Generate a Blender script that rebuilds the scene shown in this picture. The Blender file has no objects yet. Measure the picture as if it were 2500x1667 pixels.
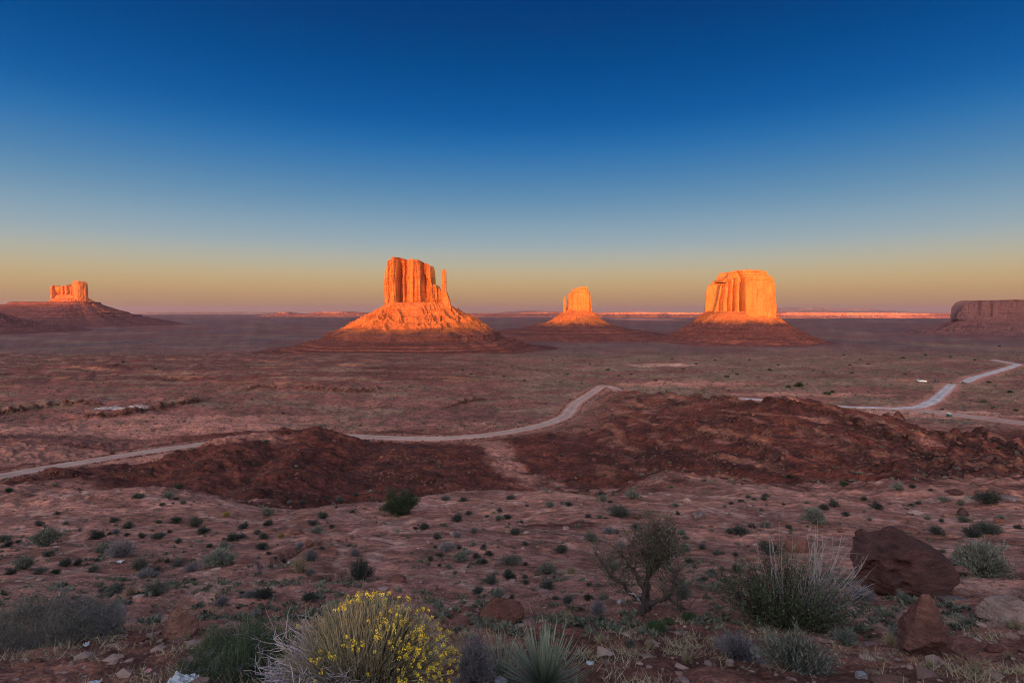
import bpy, math, random
import numpy as np
from mathutils import Vector, Matrix

# ------------------------------------------------------------------ camera, sky, sun, exposure
scene = bpy.context.scene
C = scene.collection
F_PX = 1389.0            # focal length in pixels of the 2500 px wide photograph
PITCH = math.atan(76.5 / F_PX)
cam_d = bpy.data.cameras.new("camera"); cam = bpy.data.objects.new("camera", cam_d); C.objects.link(cam)
cam_d.sensor_width = 36.0; cam_d.lens = 36.0 * F_PX / 2500.0
cam_d.clip_start = 0.1; cam_d.clip_end = 200000.0
cam.location = (0, 0, 0); cam.rotation_euler = (math.pi / 2 - PITCH, 0, 0)
scene.camera = cam

SUN_AZ = math.radians(13.0)      # the light travels towards this azimuth (from +Y towards +X)
SUN_EL = math.radians(1.3)
TAN_E = math.tan(SUN_EL)
sun_d = bpy.data.lights.new("sun", 'SUN'); sun = bpy.data.objects.new("sun", sun_d); C.objects.link(sun)
sun_d.energy = 3.9; sun_d.angle = math.radians(0.35); sun_d.color = (1.0, 0.36, 0.07)
travel = Vector((math.sin(SUN_AZ) * math.cos(SUN_EL), math.cos(SUN_AZ) * math.cos(SUN_EL), -math.sin(SUN_EL)))
sun.rotation_euler = travel.to_track_quat('-Z', 'Y').to_euler()
sun.location = (-300, -1500, 400)

world = bpy.data.worlds.new("World"); scene.world = world; world.use_nodes = True
GLOW_BOOST = (8.9, 4.95, 3.65)
wn = world.node_tree; wn.nodes.clear(); wl = wn.links
sky = wn.nodes.new('ShaderNodeTexSky'); sky.sky_type = 'NISHITA'; sky.sun_disc = False
sky.sun_elevation = SUN_EL + math.radians(4.5); sky.sun_rotation = math.pi + SUN_AZ
sky.altitude = 1700; sky.air_density = 2.0; sky.dust_density = 3.0; sky.ozone_density = 4.0
bg = wn.nodes.new('ShaderNodeBackground'); bg.inputs['Strength'].default_value = 0.15
wo = wn.nodes.new('ShaderNodeOutputWorld')
tc = wn.nodes.new('ShaderNodeTexCoord'); sx = wn.nodes.new('ShaderNodeSeparateXYZ')
ramp = wn.nodes.new('ShaderNodeValToRGB')
wl.new(tc.outputs['Generated'], sx.inputs[0]); wl.new(sx.outputs['Z'], ramp.inputs[0])
# evening sky away from the sun: tan at the horizon through grey-green to deep blue
SKY_STOPS = [(0.0, (1.20, .64, .40)), (0.018, (1.36, .78, .43)), (0.045, (1.66, 1.14, .54)), (0.075, (1.46, 1.32, .90)), (0.115, (.92, 1.24, 1.42)),
             (0.18, (.36, .82, 1.28)), (0.25, (.07, .51, 1.26)), (0.31, (.0, .31, 1.08)), (0.40, (.0, .165, .70)), (0.50, (.0, .10, .47)), (1.0, (.0, .05, .27))]
er = ramp.color_ramp; er.interpolation = 'B_SPLINE'
while len(er.elements) < len(SKY_STOPS): er.elements.new(0.5)
for e_, (p_, c_) in zip(er.elements, SKY_STOPS):
    e_.position = p_; e_.color = (*[v / 1.7 for v in c_], 1)
def wmul(src, col):
    n = wn.nodes.new('ShaderNodeMix'); n.data_type = 'RGBA'; n.blend_type = 'MULTIPLY'; n.inputs[0].default_value = 1
    wl.new(src, n.inputs[6]); n.inputs[7].default_value = (*col, 1); return n.outputs[2]
# towards the sunset the clear-sky model takes over, its glow boosted to fill the shade
dot = wn.nodes.new('ShaderNodeVectorMath'); dot.operation = 'DOT_PRODUCT'; wl.new(tc.outputs['Generated'], dot.inputs[0])
dot.inputs[1].default_value = (math.sin(SUN_AZ), math.cos(SUN_AZ), 0)
mr = wn.nodes.new('ShaderNodeMapRange'); mr.interpolation_type = 'SMOOTHSTEP'; wl.new(dot.outputs['Value'], mr.inputs[0])
mr.inputs[1].default_value = -0.65; mr.inputs[2].default_value = 0.35
mixw = wn.nodes.new('ShaderNodeMix'); mixw.data_type = 'RGBA'; wl.new(mr.outputs[0], mixw.inputs[0])
wl.new(wmul(sky.outputs[0], GLOW_BOOST), mixw.inputs[6]); wl.new(wmul(ramp.outputs[0], (1.7, 1.7, 1.7)), mixw.inputs[7])
wl.new(mixw.outputs[2], bg.inputs['Color']); wl.new(bg.outputs[0], wo.inputs['Surface'])
scene.view_settings.view_transform = 'Standard'; scene.view_settings.look = 'None'
scene.view_settings.gamma = 1.0; scene.view_settings.exposure = 1.18
scene.view_settings.use_curve_mapping = False
scene.cycles.max_bounces = 6; scene.cycles.volume_bounces = 0; scene.cycles.transparent_max_bounces = 8
scene.cycles.use_denoising = True; scene.cycles.denoiser = 'OPENIMAGEDENOISE'; scene.cycles.denoising_input_passes = 'RGB_ALBEDO_NORMAL'; scene.cycles.denoising_prefilter = 'NONE'; scene.cycles.filter_width = 1.1

rng = np.random.default_rng(7); random.seed(7)

# ------------------------------------------------------------------ noise
_pr = np.random.default_rng(12345)
_PERM = np.concatenate([_pr.permutation(4096)] * 2).astype(np.int32)
_ANG = _pr.uniform(0, 2 * np.pi, 4096); _GC = np.cos(_ANG).astype(np.float32); _GS = np.sin(_ANG).astype(np.float32)
_VAL = _pr.uniform(-1, 1, 4096).astype(np.float32)

def noise2(x, y, seed=0):
    x, y = np.broadcast_arrays(np.asarray(x, float), np.asarray(y, float))
    ix = np.floor(x); iy = np.floor(y); fx = (x - ix).astype(np.float32); fy = (y - iy).astype(np.float32)
    u = fx * fx * fx * (fx * (fx * 6 - 15) + 10); v = fy * fy * fy * (fy * (fy * 6 - 15) + 10)
    ix = (ix.astype(np.int64) + seed * 379) & 4095; iy = (iy.astype(np.int64) + seed * 811) & 4095
    p0 = _PERM[ix]; p1 = _PERM[ix + 1]
    def g(pp, dx, dy):
        k = _PERM[pp + iy + dy if False else (pp + iy + dy) & 4095]
        return _GC[k] * (fx - dx) + _GS[k] * (fy - dy)
    a = g(p0, 0, 0); b = g(p1, 1, 0); c = g(p0, 0, 1); d = g(p1, 1, 1)
    return 1.5 * ((a + u * (b - a)) * (1 - v) + (c + u * (d - c)) * v).astype(float)

def noise3(x, y, z, seed=0):
    x, y, z = np.broadcast_arrays(np.asarray(x, float), np.asarray(y, float), np.asarray(z, float))
    ix = np.floor(x); iy = np.floor(y); iz = np.floor(z)
    fx = (x - ix).astype(np.float32); fy = (y - iy).astype(np.float32); fz = (z - iz).astype(np.float32)
    u = fx * fx * (3 - 2 * fx); v = fy * fy * (3 - 2 * fy); w = fz * fz * (3 - 2 * fz)
    ix = (ix.astype(np.int64) + seed * 379) & 4095; iy = iy.astype(np.int64); iz = iz.astype(np.int64) + seed * 97
    p = (_PERM[ix], _PERM[ix + 1])
    def g(a, b, c): return _VAL[_PERM[(_PERM[(p[a] + iy + b) & 4095] + iz + c) & 4095]]
    x00 = g(0, 0, 0) * (1 - u) + g(1, 0, 0) * u; x10 = g(0, 1, 0) * (1 - u) + g(1, 1, 0) * u
    x01 = g(0, 0, 1) * (1 - u) + g(1, 0, 1) * u; x11 = g(0, 1, 1) * (1 - u) + g(1, 1, 1) * u
    return ((x00 * (1 - v) + x10 * v) * (1 - w) + (x01 * (1 - v) + x11 * v) * w).astype(float)

def fbm(x, y, octaves=4, seed=0, gain=0.5, lac=2.03):
    s = 0; a = 1.0
    for k in range(octaves):
        s = s + a * noise2(x, y, seed + k * 17); x = x * lac + 3.7; y = y * lac - 1.3; a *= gain
    return s

def ridged(x, y, octaves=4, seed=0):
    s = 0; a = 1.0; w = 1.0
    for k in range(octaves):
        n = 1 - np.abs(noise2(x, y, seed + k * 17)) * 1.6
        n = np.clip(n, 0, 1) ** 2 * w; w = np.clip(n * 1.6, 0, 1)
        s = s + a * n; x = x * 2.07 + 1.7; y = y * 2.07 + 9.2; a *= 0.5
    return s

def fbm3(x, y, z, octaves=3, seed=0, gain=0.5):
    s = 0; a = 1.0
    for k in range(octaves):
        s = s + a * noise3(x, y, z, seed + 31 * k); x = x * 2.03 + 5.1; y = y * 2.03 + 1.1; z = z * 2.03 - 2.7; a *= gain
    return s

def sstep(a, b, x):
    t = np.clip((x - a) / (b - a), 0, 1); return t * t * (3 - 2 * t)

# ------------------------------------------------------------------ mesh helpers
def mk_mesh(name, V, F, smooth=True, attrs=None):
    V = np.ascontiguousarray(V, dtype=np.float32).reshape(-1, 3)
    me = bpy.data.meshes.new(name)
    Fs = F if isinstance(F, list) else [F]
    Fs = [np.asarray(f, dtype=np.int32) for f in Fs if len(f)]
    me.vertices.add(len(V)); me.vertices.foreach_set('co', V.ravel())
    nl = sum(f.size for f in Fs); nf = sum(len(f) for f in Fs)
    me.loops.add(nl); me.loops.foreach_set('vertex_index', np.concatenate([f.ravel() for f in Fs]))
    tot = np.concatenate([np.full(len(f), f.shape[1], np.int32) for f in Fs])
    st = np.concatenate([[0], np.cumsum(tot)[:-1]]).astype(np.int32)
    me.polygons.add(nf); me.polygons.foreach_set('loop_start', st)
    me.polygons.foreach_set('use_smooth', np.full(nf, bool(smooth)))
    me.update(calc_edges=True); me.validate()
    if attrs:
        for k, a in attrs.items():
            a = np.asarray(a, dtype=np.float32)
            if a.ndim == 2:
                at = me.attributes.new(k, 'FLOAT_COLOR', 'POINT')
                at.data.foreach_set('color', np.concatenate([a[:, :3], np.ones((len(a), 1), np.float32)], 1).ravel())
            else:
                at = me.attributes.new(k, 'FLOAT', 'POINT'); at.data.foreach_set('value', a)
    return me

def add(name, me, mat=None, parent=None, label=None, category=None, group=None, kind=None, loc=None, rot=None, scale=None):
    o = bpy.data.objects.new(name, me); C.objects.link(o)
    if mat is not None and me is not None and not me.materials: me.materials.append(mat)
    if parent is not None: o.parent = parent
    if loc is not None: o.location = loc
    if rot is not None: o.rotation_euler = rot
    if scale is not None: o.scale = scale if hasattr(scale, '__len__') else (scale,) * 3
    for k, v in (('label', label), ('category', category), ('group', group), ('kind', kind)):
        if v: o[k] = v
    return o

def grid_faces(n, m, closed=False, off=0, flip=False):
    """faces for verts laid out [n rows][m columns]; closed joins the last column to the first"""
    j = np.arange(m if closed else m - 1); i = np.arange(n - 1)
    I, J = np.meshgrid(i, j, indexing='ij'); J2 = (J + 1) % m
    f = np.stack([I * m + J, I * m + J2, (I + 1) * m + J2, (I + 1) * m + J], -1).reshape(-1, 4) + off
    return f[:, ::-1] if flip else f

class MB:
    """collects geometry for one mesh"""
    def __init__(s): s.V = []; s.Q = []; s.T = []; s.n = 0; s.A = []
    def add(s, V, F, a=None):
        V = np.asarray(V, float).reshape(-1, 3); F = np.asarray(F, np.int64)
        if len(F): (s.Q if F.shape[1] == 4 else s.T).append(F + s.n)
        s.V.append(V); s.n += len(V)
        s.A.append(np.full(len(V), 0.5) if a is None else np.broadcast_to(a, (len(V),)))
    def mesh(s, name, smooth=True):
        return mk_mesh(name, np.concatenate(s.V), [np.concatenate(x) for x in (s.Q, s.T) if x], smooth, {'tone': np.concatenate(s.A)})

def tubes(mb, P, R, sides=4, tone=None):
    """P (n,k,3) polylines, R (n,k) radii"""
    P = np.asarray(P, float); R = np.asarray(R, float); n, k, _ = P.shape
    D = np.gradient(P, axis=1); D /= np.linalg.norm(D, axis=2, keepdims=True) + 1e-9
    up = np.where(np.abs(D[..., 2:3]) < 0.9, np.array([0, 0, 1.0]), np.array([1.0, 0, 0]))
    A = np.cross(D, up); A /= np.linalg.norm(A, axis=2, keepdims=True) + 1e-9; B = np.cross(D, A)
    th = np.arange(sides) / sides * 2 * np.pi
    V = P[:, :, None, :] + R[:, :, None, None] * (np.cos(th)[None, None, :, None] * A[:, :, None] + np.sin(th)[None, None, :, None] * B[:, :, None])
    f1 = grid_faces(k, sides, True)
    F = (f1[None] + (np.arange(n) * k * sides)[:, None, None]).reshape(-1, 4)
    t = None if tone is None else np.repeat(np.broadcast_to(tone, (n,)), k * sides)
    mb.add(V.reshape(-1, 3), F, t)

def leaves(mb, P, D, L, W, rng, tone=None, quad=False):
    """leaf blades: triangle (or kite) at P pointing along D"""
    P = np.asarray(P, float); n = len(P)
    D = D / (np.linalg.norm(D, axis=1, keepdims=True) + 1e-9)
    S = np.cross(D, rng.normal(size=(n, 3))); S /= np.linalg.norm(S, axis=1, keepdims=True) + 1e-9
    L = np.broadcast_to(L, (n,))[:, None]; W = np.broadcast_to(W, (n,))[:, None]
    if quad:
        V = np.stack([P, P + D * L * .45 + S * W * .5, P + D * L, P + D * L * .45 - S * W * .5], 1).reshape(-1, 3)
        F = np.arange(4 * n).reshape(n, 4); rep = 4
    else:
        V = np.stack([P - S * W * .5, P + S * W * .5, P + D * L], 1).reshape(-1, 3)
        F = np.arange(3 * n).reshape(n, 3); rep = 3
    mb.add(V, F, None if tone is None else np.repeat(tone, rep))

# ------------------------------------------------------------------ materials
def new_mat(name):
    m = bpy.data.materials.new(name); m.use_nodes = True
    nt = m.node_tree; b = nt.nodes['Principled BSDF']; b.inputs['Specular IOR Level'].default_value = 0.25
    return m, nt, b

def nd(nt, typ, **kw):
    n = nt.nodes.new(typ)
    for k, v in kw.items():
        if hasattr(n, k): setattr(n, k, v)
        else: n.inputs[k].default_value = v
    return n

def mixc(nt, fac, a, b, blend='MIX'):
    n = nt.nodes.new('ShaderNodeMix'); n.data_type = 'RGBA'; n.blend_type = blend
    for sock, v in ((0, fac), (6, a), (7, b)):
        if hasattr(v, 'links') or hasattr(v, 'is_linked'): nt.links.new(v, n.inputs[sock])
        else: n.inputs[sock].default_value = v if sock == 0 else (*v[:3], 1)
    return n.outputs[2]

def noise_fac(nt, vec, scale, detail=4, lo=0.35, hi=0.65, rough=0.6, w=None):
    n = nd(nt, 'ShaderNodeTexNoise'); n.inputs['Scale'].default_value = scale
    n.inputs['Detail'].default_value = detail; n.inputs['Roughness'].default_value = rough
    if vec is not None: nt.links.new(vec, n.inputs['Vector'])
    r = nd(nt, 'ShaderNodeMapRange'); r.inputs[1].default_value = lo; r.inputs[2].default_value = hi
    nt.links.new(n.outputs['Fac'], r.inputs[0]); return r.outputs[0]

def mapped(nt, scale=(1, 1, 1), src='Object'):
    t = nd(nt, 'ShaderNodeTexCoord'); m = nd(nt, 'ShaderNodeMapping'); m.inputs['Scale'].default_value = scale
    nt.links.new(t.outputs[src], m.inputs['Vector']); return m.outputs[0]

def world_pos(nt):
    return nd(nt, 'ShaderNodeNewGeometry').outputs['Position']

def plant_mat(name, dark, light, rough=0.85, trans=0.0):
    """colour between two tones by the leaf's own tone value and by the plant"""
    m, nt, b = new_mat(name); b.inputs['Roughness'].default_value = rough
    a = nd(nt, 'ShaderNodeAttribute', attribute_name='tone')
    oi = nd(nt, 'ShaderNodeObjectInfo')
    c = mixc(nt, a.outputs['Fac'], dark, light)
    r = nd(nt, 'ShaderNodeMapRange'); r.inputs[3].default_value = 0.72; r.inputs[4].default_value = 1.25
    nt.links.new(oi.outputs['Random'], r.inputs[0])
    hs = nd(nt, 'ShaderNodeHueSaturation'); nt.links.new(c, hs.inputs['Color']); nt.links.new(r.outputs[0], hs.inputs['Value'])
    nt.links.new(hs.outputs[0], b.inputs['Base Color']); return m

def plain_mat(name, col, rough=0.7, var=0.25, scale=8, metal=0.0):
    m, nt, b = new_mat(name); b.inputs['Roughness'].default_value = rough; b.inputs['Metallic'].default_value = metal
    f = noise_fac(nt, mapped(nt), scale)
    c = mixc(nt, f, tuple(v * (1 - var) for v in col), tuple(min(1, v * (1 + var)) for v in col))
    nt.links.new(c, b.inputs['Base Color']); return m
# ------------------------------------------------------------------ the lie of the land (heights are relative to the camera's eye)
def PX(px, row, Y):
    """world point on the sight line of a photograph pixel at forward distance Y (used to survey positions)"""
    a = (px - 1250) / F_PX; b = -(row - 833.5) / F_PX
    cy, sy = math.cos(PITCH), math.sin(PITCH)
    dy = cy + b * sy; dz = -sy + b * cy
    return np.array([a * Y / dy, Y, dz * Y / dy])
def PXn(px, row, z):
    """world point of a photograph pixel on the level z"""
    p = PX(px, row, 1.0); return p * (z / p[2])

RZ = np.array([(1.0, -1.9), (2.0, -2.05), (3.2, -2.5), (6, -3.95), (10, -5.7), (14, -7.3), (18, -8.8), (30, -12.9), (45, -16.8), (58, -19.3),
               (66, -21.6), (80, -28), (95, -33.5), (120, -39), (150, -42.5), (200, -47), (260, -52), (300, -54), (450, -56.5), (600, -60), (800, -69), (1000, -81),
               (1300, -102), (1550, -117), (2000, -127), (3000, -131), (6000, -134), (20000, -150), (60000, -330)])
LRZ = np.log(RZ[:, 0])
RB = np.array([(1.0, -1.9), (3, -1.9), (150, -3), (300, -24), (500, -46), (3000, -60), (8000, -90), (20000, -150), (60000, -330)])
LRB = np.log(RB[:, 0])
# unseen mesa skyline behind the viewer, across the light: (u, height); shaped to cast the evening shade, with gaps where buttes catch sun
UH = np.array([(-40000, 60), (-9000, 60), (-4600, 62), (-3900, 78), (-3560, 74), (-3300, 86), (-2900, 190), (-1600, 230), (-1150, 215), (-1030, 90), (-985, 40), (-930, 14), (-870, 1.5), (-560, 1.5),
               (-530, 13), (-490, 20), (-330, 24), (-260, 50), (-200, 58), (20, 58), (60, 46), (120, 36), (190, 33.5), (560, 33.5), (640, 60), (760, 110), (1100, 150), (1300, 170), (3000, 180), (5000, 120), (40000, 90)])

def polydist(x, y, pts):
    """distance to a polyline, its third coordinate there, and the side (positive = farther from the viewer)"""
    best = np.full(x.shape, 1e18); val = np.zeros(x.shape); side = np.zeros(x.shape); tt = np.zeros(x.shape)
    n = len(pts)
    for i in range(n - 1):
        ax, ay = pts[i][0], pts[i][1]; bx, by = pts[i + 1][0], pts[i + 1][1]
        dx, dy = bx - ax, by - ay; L2 = dx * dx + dy * dy + 1e-9
        t = np.clip(((x - ax) * dx + (y - ay) * dy) / L2, 0, 1)
        d2 = (x - ax - t * dx) ** 2 + (y - ay - t * dy) ** 2
        m = d2 < best
        best = np.where(m, d2, best)
        val = np.where(m, pts[i][2] + t * (pts[i + 1][2] - pts[i][2]), val)
        side = np.where(m, np.sign(dx * (y - ay) - dy * (x - ax)), side)
        tt = np.where(m, (i + t) / (n - 1), tt)
    return np.sqrt(best), val, side, tt

def box_mask(x, y, pts, pad):
    a = np.array([(p[0], p[1]) for p in pts])
    return (x > a[:, 0].min() - pad) & (x < a[:, 0].max() + pad) & (y > a[:, 1].min() - pad) & (y < a[:, 1].max() + pad)

def base_z(r):
    return np.interp(np.log(np.maximum(r, 0.5)), LRZ, RZ[:, 1])

def eff(x, y):
    """distance down the hillside: the slope runs straight across in front of the viewer"""
    r = np.hypot(x, y) + 1e-6
    return r * np.maximum(y / r, 0.45 + 0 * r)
def survey(px, row):
    """where a photograph pixel meets the smooth base ground"""
    r = np.geomspace(2, 50000, 4000); p = PX(px, row, 1.0)
    P = p[None] * r[:, None]; rr = eff(P[:, 0], P[:, 1]); hit = np.argmax(P[:, 2] < base_z(rr))
    return P[hit]

# roads: surveyed centre lines
ROAD_PX = [(-160, 1196), (-60, 1178), (0, 1160), (150, 1136), (300, 1111), (450, 1089), (560, 1075), (700, 1063), (800, 1061), (900, 1066), (1000, 1070), (1080, 1070),
           (1180, 1063), (1260, 1051), (1330, 1036), (1380, 1017), (1396, 997), (1404, 985), (1430, 968), (1455, 952), (1472, 940), (1492, 944), (1512, 953)]
ROAD2_PX = [(1800, 973), (1825, 975), (1850, 977), (2000, 990), (2090, 996), (2190, 997), (2250, 993), (2280, 980), (2303, 960), (2324, 939)]
ROAD3_PX = [(2352, 936), (2378, 923), (2410, 914), (2445, 904), (2470, 896), (2487, 890), (2462, 886), (2440, 882), (2424, 879)]
TRACK_PX = [(2225, 998), (2300, 1008), (2400, 1020), (2520, 1036), (2700, 1056)]
def smooth_line(px, n=160):
    P = np.array([survey(*q) for q in px])
    d = np.concatenate([[0], np.cumsum(np.linalg.norm(np.diff(P[:, :2], axis=0), axis=1))])
    t = np.linspace(0, d[-1], n); Q = np.stack([np.interp(t, d, P[:, k]) for k in range(3)], 1)
    ker = np.hanning(11); ker /= ker.sum()
    for k in range(3):
        e = np.concatenate([np.full(5, Q[0, k]), Q[:, k], np.full(5, Q[-1, k])]); Q[:, k] = np.convolve(e, ker, 'valid')
    return Q
R1 = smooth_line(ROAD_PX); R2 = smooth_line(ROAD2_PX); R3 = smooth_line(ROAD3_PX, 100); R4 = smooth_line(TRACK_PX, 80)
LINK = np.array([R1[-1], (R1[-1] + R2[0]) / 2 + [0, 8, 0], R2[0]])
for R_ in (R2, R3): R_[:, 2] = base_z(eff(R_[:, 0], R_[:, 1])) + 0.4
ROADS = [(R1, 4.0), (R2, 4.3), (R3, 5.5), (R4, 7.0)]

# right-hand badland bench: far crest and near edge by picture column
BC = np.array([(1330, 340, -55), (1450, 350, -50.5), (1550, 320, -46.4), (1650, 280, -42.2), (1750, 240, -38.4), (1850, 212, -35.2), (1950, 200, -33.6), (2100, 186, -35.0), (2300, 157, -36.0), (2500, 136, -35.4), (2900, 120, -35)])
BN = np.array([(1330, 132), (1550, 128), (1700, 117), (1900, 103), (2100, 93), (2500, 80), (2900, 72)])
def bench_pt(px, row):
    """where a photograph pixel meets the bench's smooth surface"""
    yc = np.interp(px, BC[:, 0], BC[:, 1]); zc = np.interp(px, BC[:, 0], BC[:, 2]); yn = np.interp(px, BN[:, 0], BN[:, 1])
    Y = np.linspace(yn * .9, yc * 1.05, 400); t = (Y - yn) / (yc - yn); z = -0.305 * yn * (1 - t) + zc * t - 1.3 * np.sin(np.pi * np.clip(t, 0, 1))
    q = PX(px, row, 1.0)[2]; k = int(np.argmin(np.abs(z / Y - q))); return PX(px, row, Y[k])
def LB(pts): return [(*bench_pt(a, b)[:2], h) for a, b, h in pts]
def LP(z, pts): return [(*PXn(a, b, z)[:2], h) for a, b, h in pts]
LEDGES = [LB([(1870, 994, 1.2), (1891, 999, 2.6), (1990, 1018, 2.4), (2052, 1034, 2.6), (2132, 1065, 2.4), (2205, 1099, 2.8), (2274, 1130, 2.2), (2335, 1168, 1.8), (2370, 1182, 0.4)]),
          LB([(2010, 990, 0.5), (2029, 992, 2.0), (2120, 1007, 2.6), (2174, 1030, 2.2), (2228, 1034, 1.6), (2346, 1065, 2.2), (2400, 1095, 2.4), (2500, 1145, 2.2), (2600, 1170, 2)]),
          LB([(1690, 1018, 0.3), (1715, 1022, 1.3), (1814, 1042, 1.5), (1868, 1053, 1.3), (1950, 1075, 0.4)]),
          LB([(1560, 1045, 0.4), (1600, 1053, 1.6), (1715, 1065, 1.9), (1807, 1080, 1.8), (1883, 1118, 1.7), (1925, 1153, 0.8)]),
          LB([(1570, 1088, 0.4), (1600, 1091, 1.3), (1676, 1103, 1.4), (1726, 1118, 1.4), (1784, 1149, 0.8)]),
          LB([(1700, 966, 0.5), (1726, 969, 1.8), (1768, 988, 1.5), (1868, 1003, 0.8)]),
          LB([(1930, 1050, 0.3), (1990, 1068, 1.4), (2080, 1105, 1.5), (2140, 1140, 1.2), (2190, 1160, 0.3)]),
          LB([(2200, 1062, 0.3), (2290, 1085, 1.6), (2370, 1120, 1.6), (2450, 1160, 1.2), (2520, 1180, 0.3)]),
          LP(-38.5, [(860, 1120, 0.6), (930, 1150, 1.6), (1010, 1165, 1.6), (1100, 1190, 1.2), (1180, 1205, .5)]),
          LP(-40, [(880, 1090, 0.6), (960, 1105, 1.4), (1060, 1130, 1.8), (1150, 1160, 1.0)]),
          LP(-38.5, [(1430, 1140, 0.5), (1330, 1165, 1.2), (1370, 1190, 1.6), (1480, 1205, 1.0)]),
          LP(-42, [(20, 1180, 0.8), (120, 1190, 1.6), (250, 1205, 1.6), (330, 1200, .6)]),
          LP(-55, [(-60, 1030, 1.5), (20, 1017, 3.6), (81, 1006, 4.0), (141, 998, 4.2), (233, 992, 3.0), (260, 990, .5)]),
          LP(-55, [(150, 1039, 0.8), (190, 1034, 3.4), (296, 1022, 4.2), (353, 1010, 4.4), (440, 995, 4.4), (487, 983, 3.5), (510, 980, .5)]),
          LP(-56, [(560, 965, .5), (640, 950, 2), (760, 955, 2.5), (860, 962, 4.5), (915, 957, 4.8), (930, 955, .5)]),
          LP(-55, [(1080, 1000, 0.5), (1130, 985, 3.2), (1175, 978, 3.4), (1190, 976, .4)])]
RILLS = [[(*PXn(550 + a / 3.22, 1180 + b / 3.22, z)[:2], h) for a, b, z, h in q] for q in
         ([(60, 700, -10.2, .1), (240, 630, -11.2, .35), (340, 575, -11.6, .4), (530, 512, -12.4, .42), (640, 490, -12.8, .2), (870, 440, -13.4, .45), (1080, 390, -14.2, .4), (1300, 345, -15, .2), (1400, 300, -15.6, .1)],
          [(330, 720, -9.6, .1), (600, 770, -9.2, .2), (780, 700, -10, .4), (870, 660, -10.4, .45), (1000, 615, -11, .38), (1180, 580, -11.5, .15)],
          [(-950, 905, -7.6, .15), (-780, 885, -7.8, .4), (-560, 865, -7.9, .35), (-330, 850, -8.1, .15)])]
SPUR = [[(*PX(a, b, Y)[:2], PX(a, b, Y)[2]) for a, b, Y in q] for q in
        ([(330, 1160, 128), (400, 1125, 140), (470, 1100, 152), (590, 1065, 166), (690, 1050, 178), (770, 1045, 185), (840, 1092, 186)],
         [(770, 1045, 185), (745, 1085, 158), (700, 1125, 132), (650, 1185, 104), (610, 1232, 78)],
         [(590, 1065, 166), (520, 1130, 128), (470, 1180, 104)],
         [(1290, 1040, 250), (1330, 1045, 240), (1420, 1050, 232)])]
def only(w, fn, *arrs):
    """w * fn(arrs), evaluated only where w is not zero"""
    out = np.zeros(w.shape); m = np.abs(w) > 1e-4
    if m.any(): out[m] = w[m] * fn(*[a[m] for a in arrs])
    return out

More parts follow.
